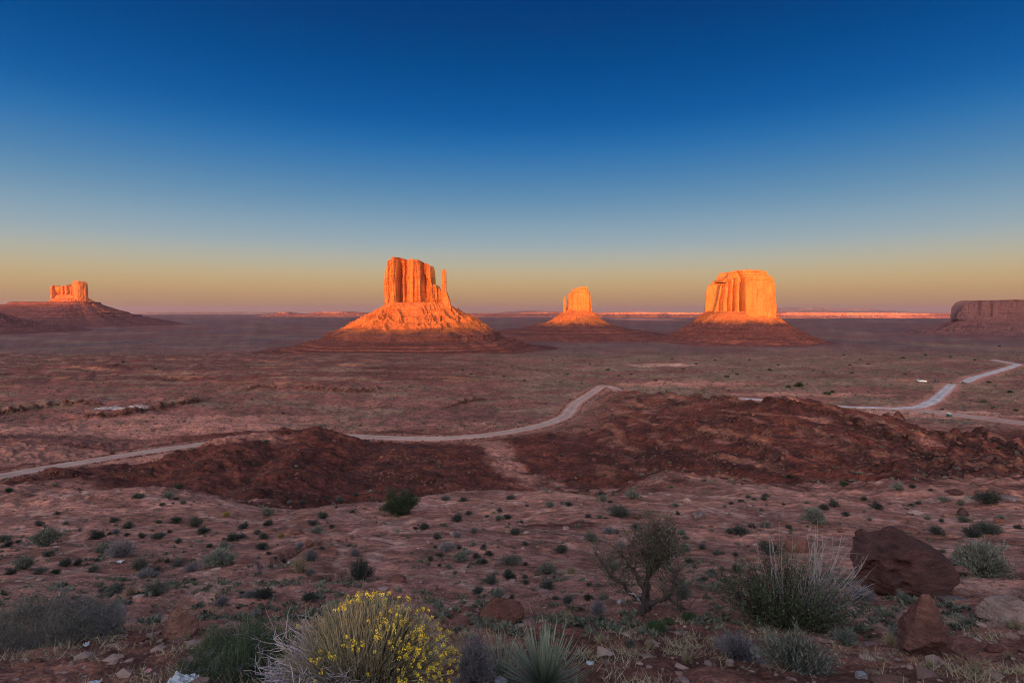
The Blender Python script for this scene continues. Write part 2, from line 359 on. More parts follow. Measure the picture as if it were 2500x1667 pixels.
def height(x, y, full=True):
    x = np.asarray(x, float); y = np.asarray(y, float)
    rt = np.hypot(x, y) + 1e-6; az = np.arctan2(x, y); lr = np.log(rt); r = eff(x, y)
    w = 1 + 0.15 * fbm(x / 42 + 11, y / 70, 2, 3) * sstep(25, 70, r) * (1 - sstep(200, 300, r)) + 0.03 * noise2(x / 9, y / 14, 4) * sstep(8, 25, r) * (1 - sstep(100, 200, r))
    rgt = sstep(0.10, 0.28, az)
    z = np.interp(np.log(r * w), LRZ, RZ[:, 1]); zq = np.interp(np.log(r * w), np.log([1, 58, 66, 80, 95, 110, 130, 200]), [0, -19.3, -21.4, -25, -29, -32, -35, -47])
    z = np.where(r > 58, z * (1 - rgt) + np.where(r < 200, zq, z) * rgt, z)
    z = z + only(4.5 * sstep(330, 700, r) * (1 - 0.6 * sstep(1300, 2500, r)), lambda x, y: fbm(x / 260, y / 260, 3, 21), x, y)
    z = z + only(8 * sstep(2500, 6000, r), lambda x, y: fbm(x / 1500, y / 1500, 3, 23), x, y)
    # long low red swells left of the middle
    z = z + only(sstep(320, 480, r) * (1 - sstep(1100, 1500, r)) * sstep(0.15, -0.2, az), lambda x, y: 1.5 + 3 * np.abs(fbm(x / 180 + y / 900, y / 70, 3, 25)), x, y)
    # badland spurs
    for S in SPUR:
        m = box_mask(x, y, S, 60)
        if m.any():
            d, cz, sd, tt = polydist(x[m], y[m], S)
            crest = cz - 0.46 * (np.sqrt(d * d + 9) - 3) + 0.9 * fbm(x[m] / 9, y[m] / 9, 3, 31)
            k = 1.6; zz = z[m]; hmx = np.clip(0.5 + 0.5 * (crest - zz) / k, 0, 1)
            z[m] = zz * (1 - hmx) + crest * hmx + k * hmx * (1 - hmx)
    # right-hand bench
    px = 1250 + F_PX * x / np.maximum(y, 1); front = y > 30
    px = np.where(front, px, -9999)
    yc = np.interp(px, BC[:, 0], BC[:, 1]); zc = np.interp(px, BC[:, 0], BC[:, 2]); yn = np.interp(px, BN[:, 0], BN[:, 1])
    wob = 1 + 0.06 * noise2(px / 70, 0 * px, 41) + 0.03 * noise2(px / 22, 0 * px + 3, 42)
    t = (y / wob - yn) / (yc - yn)
    m = sstep(-0.22, 0.03, t) * (1 - sstep(1.0, 1.22, t)) * sstep(1340, 1540, px) * (1 - sstep(3000, 3500, px))
    bench = m; k = m > 1e-4
    if k.any():
        xk, yk, tk = x[k], y[k], t[k]
        zp = -0.305 * yn[k] * (1 - tk) + zc[k] * tk - 1.3 * np.sin(np.pi * np.clip(tk, 0, 1)) + 0.45 * fbm(xk / 30, yk / 30, 3, 43) + 0.02 * (xk - 70)
        zp = zp + 0.35 * (ridged(xk / 34 + yk / 60, yk / 34 - xk / 60, 3, 45) - 0.7)
        # thin beds cropping out in low ledges that run down the bench
        for wd_, am, sd_ in ((9.5, 1.15, 46), (4.2, .42, 47)):
            ff = (xk + 0.09 * yk + 2.6 * fbm(xk / 19, yk / 30, 3, sd_)) / wd_; fr = ff - np.floor(ff)
            zp = zp + am * np.clip(.45 + 1.3 * noise2(xk / 16 + 5 * np.floor(ff), yk / 16, sd_ + 3), 0, 1) * (sstep(0, .10, fr) - fr)
        z[k] = z[k] * (1 - m[k]) + zp * m[k]
    # ledges
    ledge_foot = np.zeros_like(z)
    for Lg in LEDGES:
        hm = max(p[2] for p in Lg); mm = box_mask(x, y, Lg, 30 + 8 * hm)
        if not mm.any(): continue
        xx = x[mm] + 1.0 * fbm(x[mm] / 7, y[mm] / 7, 3, 51); yy = y[mm] + 1.4 * fbm(x[mm] / 5, y[mm] / 5, 3, 52)
        d, h, sd, tt = polydist(xx, yy, Lg); left = Lg[0][0] > Lg[-1][0]
        s = d * sd
        hh = h * 0.85 * (0.8 + 0.6 * noise2(xx / 6, yy / 6, 53))
        lip = hh * sstep(-0.5, 0.3, s) * np.exp(-np.maximum(s, 0) / (7 + 5 * hm))
        foot = 0.35 * hh * np.exp(-np.maximum(-s, 0) / 3.0) * (s < 0) * (0.6 + 0.8 * noise2(xx / 2.2, yy / 2.2, 54))
        z[mm] += lip + foot * (1 - sstep(-0.5, 0.3, s))
        ledge_foot[mm] = np.maximum(ledge_foot[mm], np.exp(-(np.minimum(s, 0) / 3.0) ** 2) * (s < 0.8) * np.clip(h / 1.4, 0, 1))
    for Lg in RILLS:
        mm = box_mask(x, y, Lg, 6)
        if not mm.any(): continue
        xx = x[mm] + 0.25 * fbm(x[mm] / 1.2, y[mm] / 1.2, 3, 55); yy = y[mm] + 0.35 * fbm(x[mm] / 1.1, y[mm] / 1.1, 3, 56)
        d, h, sd, tt = polydist(xx, yy, Lg); s = d * sd
        z[mm] += h * 0.8 * (0.55 * sstep(-0.05, 0.07, s) * np.exp(-np.maximum(s, 0) / 0.8) - 0.6 * np.exp(-(s + 0.1) ** 2 / 0.02))
    # country behind the viewer
    wb = sstep(math.radians(62), math.radians(100), np.abs(az))
    zb = np.interp(lr, LRB, RB[:, 1])
    z = z * (1 - wb) + zb * wb
    u = x * math.cos(SUN_AZ) - y * math.sin(SUN_AZ); s = x * math.sin(SUN_AZ) + y * math.cos(SUN_AZ)
    hr = np.interp(u, UH[:, 0], UH[:, 1])  # unseen ridge, raised and notched to shape the shade
    zr = hr - 130 * (sstep(-1150, -1700, s)) - 140 * sstep(-900, -620, s)
    z = np.where(s < -400, np.maximum(z, zr), z)
    # strata steps on the mid-distance swells
    ms = sstep(330, 420, r) * (1 - sstep(1400, 1900, r)) * 0.75 * sstep(0.35, 0.0, az) * (wb < .01)
    k = ms > 1e-4
    if k.any():
        st = 2.4; f0 = 0.5 * fbm(x[k] / 40, y[k] / 40, 2, 61); zz = z[k] + f0; fl = np.floor(zz / st)
        z[k] = z[k] * (1 - ms[k]) + ((fl + sstep(0.55, 0.95, zz / st - fl)) * st - f0) * ms[k]
    # fine relief
    z = z + only(sstep(2, 8, r) * (1 - 0.4 * sstep(60, 100, r)) * (1 - sstep(300, 500, rt)), lambda x, y: 0.08 * fbm(x / 1.9, y / 1.9, 4, 71) + 0.16 * fbm(x / 6.5, y / 6.5, 3, 72), x, y)
    z = z + only((1 - sstep(18, 30, rt)), lambda x, y: 0.055 * fbm(x / .42, y / .42, 4, 73), x, y)
    z = z + only(sstep(55, 85, rt) * (1 - sstep(330, 420, rt)), lambda x, y: 0.30 * (ridged(x / 4.6 + .8 * noise2(x / 9, y / 9, 68), y / 4.6, 3, 69) - .6) + .12 * fbm(x / 1.6, y / 1.6, 2, 70), x, y)
    z = z + only(sstep(60, 110, r) * (1 - 0.5 * sstep(400, 900, r)) * (1 - sstep(3000, 5000, rt)) * (1 - .75 * bench) * (.45 + .55 * sstep(250, 330, r)), lambda x, y: 1.0 * fbm(x / 22, y / 22, 4, 74), x, y)
    z = z + only(sstep(70, 110, r) * (1 - sstep(260, 300, r)) * (1 - 0.85 * bench), lambda x, y: 0.35 * (ridged(x / 11, y / 11, 4, 75) - 0.8), x, y)
    # runnels down the sandy slope
    z = z - only(0.09 * sstep(8, 16, r) * (1 - sstep(48, 62, r)), lambda x, y: ridged(x / 3.2 + 0.10 * y + 0.9 * noise2(x / 9, y / 9, 76), y / 14, 3, 77), x, y)
    z = z + only(sstep(85, 110, r) * (1 - sstep(190, 215, r)) * (1 - bench), lambda x, y: 0.5 * sstep(0.1, 0.5, fbm(x / 14, y / 7, 4, 78)), x, y)
    # level shale beds in the hollows
    mh = sstep(75, 95, r) * (1 - sstep(225, 260, r)) * (1 - .8 * bench) * .8; k = mh > 1e-3
    if k.any():
        f0 = 0.8 * fbm(x[k] / 16, y[k] / 16, 3, 79); zz = z[k] + f0 + .05 * x[k]; st = 1.1; fl = np.floor(zz / st)
        mh2 = mh[k] * np.clip(.45 + 1.2 * fbm(x[k] / 24, y[k] / 24, 2, 80), 0, 1)
        z[k] = z[k] * (1 - mh2) + ((fl + sstep(0.62, 0.95, zz / st - fl)) * st - f0 - .05 * x[k]) * mh2
    # roads: cut level benches
    for R, wd in ROADS:
        mm = box_mask(x, y, R, 40)
        if not mm.any(): continue
        d, rz, sd, tt = polydist(x[mm], y[mm], R[::3])
        k = 1 - sstep(wd + 1.5, wd + 13, d)
        z[mm] = z[mm] * (1 - k) + (rz - 0.16) * k
    return z, bench, ledge_foot

# ------------------------------------------------------------------ ground sheet
NR = 860
def radii():
    lr = [math.log(1.0)]
    while lr[-1] < math.log(60000):
        r = math.exp(lr[-1]); d = 0.0180
        if r <= 3: d = 0.03
        elif 3 < r < 70: d = 0.0115
        elif 70 <= r < 270: d = 0.0066
        elif r < 520: d = 0.0095
        elif r > 4000: d = 0.045
        lr.append(lr[-1] + d)
    return np.array(lr)
LR = radii()
front = np.arctan((np.linspace(-120, 2620, 640) - 1250) / F_PX)
side = np.linspace(front[-1], math.pi, 70)[1:]
left_ = -np.linspace(math.pi, -front[0], 70)[1:-1]
AZ = np.concatenate([left_, front, side])            # covers (-pi, pi]
A2, L2 = np.meshgrid(AZ, LR); GR = np.exp(L2)
GX = GR * np.sin(A2); GY = GR * np.cos(A2)
shp = GX.shape
GZ, GB, GL = height(GX.ravel(), GY.ravel()); GZ = GZ.reshape(shp); GB = GB.reshape(shp); GL = GL.reshape(shp)

def ground_z(x, y):
    x = np.asarray(x, float); y = np.asarray(y, float)
    r = np.hypot(x, y); az = np.arctan2(x, y); lr = np.log(np.maximum(r, 1.0001))
    i = np.clip(np.searchsorted(LR, lr) - 1, 0, len(LR) - 2); j = np.clip(np.searchsorted(AZ, az) - 1, 0, len(AZ) - 2)
    a = np.clip((r - np.exp(LR[i])) / (np.exp(LR[i + 1]) - np.exp(LR[i])), 0, 1); b = np.clip((az - AZ[j]) / (AZ[j + 1] - AZ[j]), 0, 1)
    return (GZ[i, j] * (1 - b) + GZ[i, j + 1] * b) * (1 - a) + (GZ[i + 1, j] * (1 - b) + GZ[i + 1, j + 1] * b) * a

def on_ground(px, row):
    """where the sight line of a photograph pixel meets the ground"""
    p = PX(px, row, 1.0); t = np.geomspace(1.6, 30000, 5000)
    P = p[None] * t[:, None]; hit = P[:, 2] < ground_z(P[:, 0], P[:, 1])
    k = int(np.argmax(hit)) if hit.any() else len(t) - 1
    q = P[k]; return np.array([q[0], q[1], float(ground_z(q[0], q[1]))])

# soil colours, by place: each the soil's own, save the shade painted under ledges
def soil(x, y, z, bench, ledge_foot):
    rt = np.hypot(x, y); r = eff(x, y); n = len(x); az = np.arctan2(x, y)
    px = 1250 + F_PX * x / np.maximum(y, .1); px = np.where(y > 1, px, -9999)
    c = np.tile(np.array(SOIL['sand']), (n, 1))
    def put(w, col, fn=None):
        w = np.clip(np.asarray(w, float) + np.zeros(n), 0, 1); k = w > 1e-3
        if not k.any(): return
        m = w[k] if fn is None else np.clip(w[k] * fn(x[k], y[k]), 0, 1)
        c[k] = c[k] * (1 - m[:, None]) + np.array(SOIL[col]) * m[:, None]
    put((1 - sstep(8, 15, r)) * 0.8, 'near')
    put(0.55 * (r < 70), 'near', lambda x, y: sstep(0.05, 0.5, fbm(x / 7, y / 5, 4, 82)))
    put(0.75 * (r < 75) * (r > 9), 'pale', lambda x, y: sstep(0.85, 1.2, ridged(x / 4.5 + .12 * y + .9 * noise2(x / 9, y / 9, 76), y / 12, 3, 83)))
    j85 = 14 * only(((r > 150) & (r < 350)) * 1.0, lambda x, y: fbm(x / 30, y / 30, 3, 85), x, y)
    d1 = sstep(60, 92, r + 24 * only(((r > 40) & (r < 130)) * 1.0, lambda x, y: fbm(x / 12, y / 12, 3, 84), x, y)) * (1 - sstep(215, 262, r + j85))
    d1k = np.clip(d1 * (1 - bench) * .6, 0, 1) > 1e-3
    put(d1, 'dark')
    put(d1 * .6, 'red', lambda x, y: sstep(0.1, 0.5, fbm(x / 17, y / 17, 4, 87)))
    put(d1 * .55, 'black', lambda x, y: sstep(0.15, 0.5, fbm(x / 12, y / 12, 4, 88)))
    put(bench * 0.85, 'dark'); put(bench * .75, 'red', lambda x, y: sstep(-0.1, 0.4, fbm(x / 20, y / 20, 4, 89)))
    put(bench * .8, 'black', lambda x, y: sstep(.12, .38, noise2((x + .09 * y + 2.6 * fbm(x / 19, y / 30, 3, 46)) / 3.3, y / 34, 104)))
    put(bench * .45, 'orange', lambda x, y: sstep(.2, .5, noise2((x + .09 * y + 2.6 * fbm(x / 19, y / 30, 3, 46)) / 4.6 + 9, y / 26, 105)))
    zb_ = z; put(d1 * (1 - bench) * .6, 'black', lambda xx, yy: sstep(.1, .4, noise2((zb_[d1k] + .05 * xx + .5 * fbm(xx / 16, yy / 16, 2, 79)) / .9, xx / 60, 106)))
    put(bench * .4, 'sand', lambda x, y: sstep(0.25, 0.6, fbm(x / 9, y / 16, 3, 90)))
    for pts, w0, w1, col in ((WASH, 1.5, 7, 'sand'),):
        mm = box_mask(x, y, pts, 20); d = np.full(n, 99.0)
        if mm.any(): d[mm] = polydist(x[mm], y[mm], pts)[0]
        put((d < 20) * 0.8, col, lambda xx, yy: 1 - sstep(w0, w1, d[d < 20] + 3 * fbm(xx / 6, yy / 6, 3, 91)))
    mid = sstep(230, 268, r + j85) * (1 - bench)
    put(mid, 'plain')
    near2 = rt < 3000
    put(mid * .7 * near2, 'grass', lambda x, y: sstep(0.05, 0.4, fbm(x / 60 + 7, y / 26, 4, 92)))
    put(mid * .8 * sstep(1150, 1400, px) * (1 - sstep(1000, 1700, r)) * sstep(280, 360, r), 'grass', lambda x, y: sstep(-0.25, 0.35, fbm(x / 70, y / 40, 4, 93)))
    red_l = sstep(360, 470, r) * (1 - sstep(1250, 1700, r)) * (1 - sstep(900, 1350, px)) * (y > 0)
    put(red_l * .85, 'red2'); put(red_l * .75, 'dark', lambda x, y: sstep(0.0, 0.4, fbm(x / 150, y / 22, 4, 94)))
    put(red_l * .75, 'grass', lambda x, y: sstep(0.12, 0.45, fbm(x / 110 + 9, y / 18, 4, 95)))
    put(red_l * .8, 'orange', lambda x, y: sstep(0.4, 0.6, fbm(x / 70 + 3, y / 30, 4, 96)))
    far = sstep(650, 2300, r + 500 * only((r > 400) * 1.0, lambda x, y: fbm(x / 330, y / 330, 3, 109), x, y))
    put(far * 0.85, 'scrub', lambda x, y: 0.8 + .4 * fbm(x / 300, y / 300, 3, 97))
    put(far * .7, 'red2', lambda x, y: sstep(0.1, 0.45, fbm(x / 420, y / 420, 4, 98)))
    put(far * .5, 'grass', lambda x, y: sstep(0.15, 0.5, fbm(x / 350 + 5, y / 350, 4, 99)))
    put(sstep(2200, 3500, r) * .6, 'red2', lambda x, y: sstep(-0.1, 0.4, fbm(x / 2500, y / 900, 4, 100)))
    # pale and dark flats
    for a, b, zz, rx, ry, col in FLATS:
        p = PXn(a, b, zz); q = ((x - p[0]) / rx) ** 2 + ((y - p[1]) / ry) ** 2
        put((q < 2.2) * .85, col, lambda xx, yy: 1 - sstep(0.45, 1.15, q[q < 2.2] + 0.5 * fbm(xx / rx * 2.5, yy / ry * 2.5, 4, 101)))
    put(ledge_foot * 0.8, 'black')  # ledge faces and feet: varnish, plus overhang shade put into the soil colour
    for R, wd in ROADS:      # verges
        mm = box_mask(x, y, R, 30); d = np.full(n, 99.0)
        if mm.any(): d[mm] = polydist(x[mm], y[mm], R[::3])[0]
        put((d < 25) * 0.7, 'sand', lambda xx, yy: 1 - sstep(wd, wd + 7, d[d < 25] + 2.5 * fbm(xx / 7, yy / 7, 3, 102)))
    c *= (1 + 0.16 * fbm(x / (2 + r * .02), y / (2 + r * .02), 3, 103))[:, None]
    return np.clip(c, 0.005, 0.9)
WASH = [(*PXn(a, b, q)[:2], 0) for a, b, q in ((1195, 1078, -48), (1240, 1110, -38), (1310, 1150, -38), (1350, 1185, -38), (1420, 1215, -38), (1480, 1195, -38))]
FLATS = ((300, 1062, -53, 80, 24, 'sand'), (140, 1125, -48, 60, 15, 'sand'), (520, 1032, -54, 70, 18, 'sand'), (2190, 1003, -53, 60, 11, 'pale'), (2330, 1012, -53, 60, 10, 'sand'), (1570, 779, -135, 520, 1300, 'sand'), (290, 996, -52, 15, 9, 'white'), (1620, 893, -62, 38, 30, 'pale'), (2230, 926, -56, 34, 9, 'orange'), (430, 1050, -54, 34, 20, 'sand'), (250, 1130, -46, 60, 14, 'sand'),
         (80, 1090, -50, 60, 16, 'plain'), (2280, 1012, -53, 40, 10, 'sand'), (1690, 940, -57, 60, 22, 'sand'), (1370, 1288, -16, 3.4, 1.6, 'dark'), (1960, 965, -56, 60, 12, 'sand'))
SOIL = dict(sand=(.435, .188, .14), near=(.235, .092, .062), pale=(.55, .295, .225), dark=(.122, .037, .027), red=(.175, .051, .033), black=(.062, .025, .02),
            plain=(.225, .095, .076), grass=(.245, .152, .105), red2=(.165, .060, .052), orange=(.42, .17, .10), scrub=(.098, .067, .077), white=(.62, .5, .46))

def ground_material():
    m, nt, b = new_mat('desert_soil'); b.inputs['Roughness'].default_value = 0.95; b.inputs['Specular IOR Level'].default_value = 0.1
    P = world_pos(nt); a = nd(nt, 'ShaderNodeAttribute', attribute_name='soil')
    col = a.outputs['Color']
    for sc, lo, hi, dk, lt in ((0.02, .35, .65, .80, 1.18), (0.22, .38, .62, .68, 1.26), (1.3, .38, .62, .62, 1.32), (14.0, .36, .64, .64, 1.30)):
        f = noise_fac(nt, P, sc, 5, lo, hi, 0.65)
        g = mixc(nt, f, (dk, dk, dk), (lt, lt * 0.99, lt * 0.98)); col = mixc(nt, 1.0, col, g, 'MULTIPLY')
    # grit: pale and dark grains
    v = nd(nt, 'ShaderNodeTexVoronoi'); v.inputs['Scale'].default_value = 22; nt.links.new(P, v.inputs['Vector'])
    r = nd(nt, 'ShaderNodeMapRange'); r.inputs[1].default_value = 0.22; r.inputs[2].default_value = 0.10; nt.links.new(v.outputs['Distance'], r.inputs[0])
    mk = noise_fac(nt, P, 0.7, 3, .5, .62)
    mu = nd(nt, 'ShaderNodeMath', operation='MULTIPLY'); nt.links.new(r.outputs[0], mu.inputs[0]); nt.links.new(mk, mu.inputs[1])
    mu2 = nd(nt, 'ShaderNodeMath', operation='MULTIPLY'); nt.links.new(mu.outputs[0], mu2.inputs[0]); mu2.inputs[1].default_value = 0.55
    col = mixc(nt, mu2.outputs[0], col, (.40, .25, .20))
    nt.links.new(col, b.inputs['Base Color'])
    n1 = nd(nt, 'ShaderNodeTexNoise'); n1.inputs['Scale'].default_value = 6; n1.inputs['Detail'].default_value = 7; n1.inputs['Roughness'].default_value = 0.7; nt.links.new(P, n1.inputs['Vector'])
    bp = nd(nt, 'ShaderNodeBump'); bp.inputs['Strength'].default_value = 0.9; bp.inputs['Distance'].default_value = 0.12
    nt.links.new(n1.outputs['Fac'], bp.inputs['Height'])
    n2 = nd(nt, 'ShaderNodeTexNoise'); n2.inputs['Scale'].default_value = 0.45; n2.inputs['Detail'].default_value = 6; nt.links.new(P, n2.inputs['Vector'])
    bp2 = nd(nt, 'ShaderNodeBump'); bp2.inputs['Strength'].default_value = 0.8; bp2.inputs['Distance'].default_value = 1.2
    nt.links.new(n2.outputs['Fac'], bp2.inputs['Height']); nt.links.new(bp.outputs[0], bp2.inputs['Normal'])
    nt.links.new(bp2.outputs[0], b.inputs['Normal']); return m

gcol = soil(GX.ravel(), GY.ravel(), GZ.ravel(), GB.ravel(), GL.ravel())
nA = len(AZ); gF = grid_faces(len(LR), nA, True)
cap = np.stack([np.full(nA, nA * len(LR)), (np.arange(nA) + 1) % nA, np.arange(nA)], 1)
gV = np.concatenate([np.stack([GX, GY, GZ], -1).reshape(-1, 3), [[0, 0, -1.9]]])
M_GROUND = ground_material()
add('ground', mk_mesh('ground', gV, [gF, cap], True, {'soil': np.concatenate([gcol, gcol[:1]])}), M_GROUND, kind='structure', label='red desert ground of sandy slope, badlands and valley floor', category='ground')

# ------------------------------------------------------------------ roads
def road_strip(name, R, wd, mat, label):
    T = np.gradient(R[:, :2], axis=0); T /= np.linalg.norm(T, axis=1, keepdims=True); N = np.stack([-T[:, 1], T[:, 0]], 1)
    k = np.linspace(-1, 1, 13); V = []; A = []
    t0 = np.linspace(0, 1, len(R)); t1 = np.linspace(0, 1, 3 * len(R)); R = np.stack([np.interp(t1, t0, R[:, c]) for c in range(3)], 1)
    T = np.gradient(R[:, :2], axis=0); T /= np.linalg.norm(T, axis=1, keepdims=True); N = np.stack([-T[:, 1], T[:, 0]], 1)
    for i in range(len(R)):
        wv = 1.25 * wd * (1 + 0.16 * float(noise2(i * 0.07, wd, 111)))
        for q in k:
            j = 0.6 * float(noise2(i * 0.3, q * 3, 112))
            x, y = R[i, :2] + N[i] * (q * wv + j)
            gz = float(ground_z(x, y)); V.append((x, y, gz + 0.16 - 0.42 * abs(q) ** 5 + 0.13 * float(noise2(x / 1.7, y / 1.7, 113)) * (0.2 + q * q))); A.append(abs(q))
    add(name, mk_mesh(name, V, grid_faces(len(R), 13), True, {'edge': A}), mat, kind='structure', label=label, category='road')

def road_mat(name, a, bcol):
    m, nt, b = new_mat(name); b.inputs['Roughness'].default_value = 0.8
    P = world_pos(nt); f = noise_fac(nt, P, 0.16, 7, .36, .64, .7); c = mixc(nt, f, tuple(v * .82 for v in a), bcol)
    f2 = noise_fac(nt, P, 4, 4, .3, .7); c = mixc(nt, 1.0, c, mixc(nt, f2, (.86, .86, .86), (1.08, 1.08, 1.08)), 'MULTIPLY')
    e = nd(nt, 'ShaderNodeAttribute', attribute_name='edge'); ns = noise_fac(nt, P, 0.6, 5, .2, .8)
    ad = nd(nt, 'ShaderNodeMath', operation='ADD'); nt.links.new(e.outputs['Fac'], ad.inputs[0]); nt.links.new(ns, ad.inputs[1])
    mr_ = nd(nt, 'ShaderNodeMapRange'); mr_.inputs[1].default_value = .8; mr_.inputs[2].default_value = 1.35; nt.links.new(ad.outputs[0], mr_.inputs[0])
    c = mixc(nt, mr_.outputs[0], c, SOIL['sand'])
    st = nd(nt, 'ShaderNodeMath', operation='PINGPONG'); nt.links.new(e.outputs['Fac'], st.inputs[0]); st.inputs[1].default_value = .42      # wheel tracks
    m2 = nd(nt, 'ShaderNodeMapRange'); m2.inputs[1].default_value = .2; m2.inputs[2].default_value = .42; m2.inputs[3].default_value = .80; m2.inputs[4].default_value = 1.12; nt.links.new(st.outputs[0], m2.inputs[0])
    cb = nd(nt, 'ShaderNodeHueSaturation'); nt.links.new(c, cb.inputs['Color']); nt.links.new(m2.outputs[0], cb.inputs['Value']); c = cb.outputs[0]
    nt.links.new(c, b.inputs['Base Color']); return m
M_ROAD = road_mat('pink_dirt', (.47, .29, .23), (.56, .37, .30)); M_GRAVEL = road_mat('gravel_with_glare', (.44, .40, .40), (.62, .58, .58)); M_TRACK = road_mat('track_dirt', (.42, .25, .20), (.50, .34, .29))  # the gravel's paleness mixes dust with sky glare put into the colour
road_strip('dirt_road', R1, 4.0, M_ROAD, 'pink dirt road curving past the badland hill to a crest')
road_strip('gravel_road', R2, 3.7, M_GRAVEL, 'pale gravel road bending up to the crest by the parked vehicles')
road_strip('gravel_road', R3, 4.3, M_GRAVEL, 'farther pale gravel road stretch zigzagging beyond the crest')
road_strip('dirt_track', R4, 7.0, M_TRACK, 'wide pinkish dirt track leaving the gravel road past the barrel')
# ------------------------------------------------------------------ buttes and mesas
def rock_mat(name, base, dark, pale, streak=0.6, scale=1.0, band=0.35):
    m, nt, b = new_mat(name); b.inputs['Roughness'].default_value = 0.9; b.inputs['Specular IOR Level'].default_value = 0.12
    P = world_pos(nt)
    def mp(s):
        q = nd(nt, 'ShaderNodeMapping'); q.inputs['Scale'].default_value = s; nt.links.new(P, q.inputs['Vector']); return q.outputs[0]
    c = mixc(nt, noise_fac(nt, mp((.02 * scale,) * 3), 1, 5, .35, .65), base, pale)
    f = noise_fac(nt, mp((.16 * scale, .16 * scale, .011 * scale)), 1, 6, .46, .70, .65)      # desert varnish running down
    mu = nd(nt, 'ShaderNodeMath', operation='MULTIPLY'); nt.links.new(f, mu.inputs[0]); mu.inputs[1].default_value = streak
    c = mixc(nt, mu.outputs[0], c, dark)
    f = noise_fac(nt, mp((.004 * scale, .004 * scale, .30 * scale)), 1, 4, .52, .66)           # bedding
    mu = nd(nt, 'ShaderNodeMath', operation='MULTIPLY'); nt.links.new(f, mu.inputs[0]); mu.inputs[1].default_value = band
    c = mixc(nt, mu.outputs[0], c, dark)
    f = noise_fac(nt, mp((.35 * scale,) * 3), 1, 5, .3, .7); c = mixc(nt, 1.0, c, mixc(nt, f, (.8, .8, .8), (1.15, 1.15, 1.15)), 'MULTIPLY')
    nt.links.new(c, b.inputs['Base Color'])
    n = nd(nt, 'ShaderNodeTexNoise'); n.inputs['Scale'].default_value = 1; n.inputs['Detail'].default_value = 7; n.inputs['Roughness'].default_value = .68; nt.links.new(mp((.25 * scale, .25 * scale, .07 * scale)), n.inputs['Vector'])
    bp = nd(nt, 'ShaderNodeBump'); bp.inputs['Strength'].default_value = 1.0; bp.inputs['Distance'].default_value = 4.0 / scale
    nt.links.new(n.outputs['Fac'], bp.inputs['Height']); nt.links.new(bp.outputs[0], b.inputs['Normal']); return m

def talus_mat(name, a, d, scale=1.0, lower=None):
    m, nt, b = new_mat(name); b.inputs['Roughness'].default_value = 0.95; b.inputs['Specular IOR Level'].default_value = 0.1
    P = world_pos(nt)
    def mp(s):
        q = nd(nt, 'ShaderNodeMapping'); q.inputs['Scale'].default_value = s; nt.links.new(P, q.inputs['Vector']); return q.outputs[0]
    c = mixc(nt, noise_fac(nt, mp((.03 * scale,) * 3), 1, 6, .35, .65), d, a)
    c = mixc(nt, noise_fac(nt, mp((.006 * scale, .006 * scale, .16 * scale)), 1, 4, .5, .62), c, d)
    f = noise_fac(nt, mp((.22 * scale,) * 3), 1, 4, .35, .65); c = mixc(nt, 1.0, c, mixc(nt, f, (.78, .78, .78), (1.18, 1.18, 1.18)), 'MULTIPLY')
    v = nd(nt, 'ShaderNodeTexVoronoi'); v.inputs['Scale'].default_value = .12 * scale; nt.links.new(P, v.inputs['Vector'])   # scattered pale blocks
    r = nd(nt, 'ShaderNodeMapRange'); r.inputs[1].default_value = 0.2; r.inputs[2].default_value = 0.12; nt.links.new(v.outputs['Distance'], r.inputs[0])
    mu = nd(nt, 'ShaderNodeMath', operation='MULTIPLY'); nt.links.new(r.outputs[0], mu.inputs[0]); mu.inputs[1].default_value = 0.4
    c = mixc(nt, mu.outputs[0], c, tuple(min(1, q * 1.5) for q in a))
    if lower:      # debris gives way to red shale, with evening shade painted below the shadow line
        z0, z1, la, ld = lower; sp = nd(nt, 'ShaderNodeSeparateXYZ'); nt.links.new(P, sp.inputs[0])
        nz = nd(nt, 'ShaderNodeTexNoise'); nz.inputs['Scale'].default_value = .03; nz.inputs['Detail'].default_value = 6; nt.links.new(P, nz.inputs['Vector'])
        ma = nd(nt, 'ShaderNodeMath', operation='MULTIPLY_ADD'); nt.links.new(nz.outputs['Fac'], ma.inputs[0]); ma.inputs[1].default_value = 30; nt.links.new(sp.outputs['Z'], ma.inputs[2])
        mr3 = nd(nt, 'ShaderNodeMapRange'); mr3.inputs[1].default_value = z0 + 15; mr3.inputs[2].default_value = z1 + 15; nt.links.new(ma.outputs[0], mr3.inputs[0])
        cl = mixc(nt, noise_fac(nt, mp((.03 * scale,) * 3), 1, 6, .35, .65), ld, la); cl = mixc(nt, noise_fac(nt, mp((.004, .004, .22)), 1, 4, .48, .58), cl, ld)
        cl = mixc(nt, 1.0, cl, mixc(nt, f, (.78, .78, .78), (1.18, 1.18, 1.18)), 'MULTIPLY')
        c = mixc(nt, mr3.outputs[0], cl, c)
    nt.links.new(c, b.inputs['Base Color'])
    n = nd(nt, 'ShaderNodeTexNoise'); n.inputs['Scale'].default_value = 1; n.inputs['Detail'].default_value = 7; n.inputs['Roughness'].default_value = .7; nt.links.new(mp((.16 * scale,) * 3), n.inputs['Vector'])
    bp = nd(nt, 'ShaderNodeBump'); bp.inputs['Strength'].default_value = 1.0; bp.inputs['Distance'].default_value = 5.0 / scale
    nt.links.new(n.outputs['Fac'], bp.inputs['Height']); nt.links.new(bp.outputs[0], b.inputs['Normal']); return m

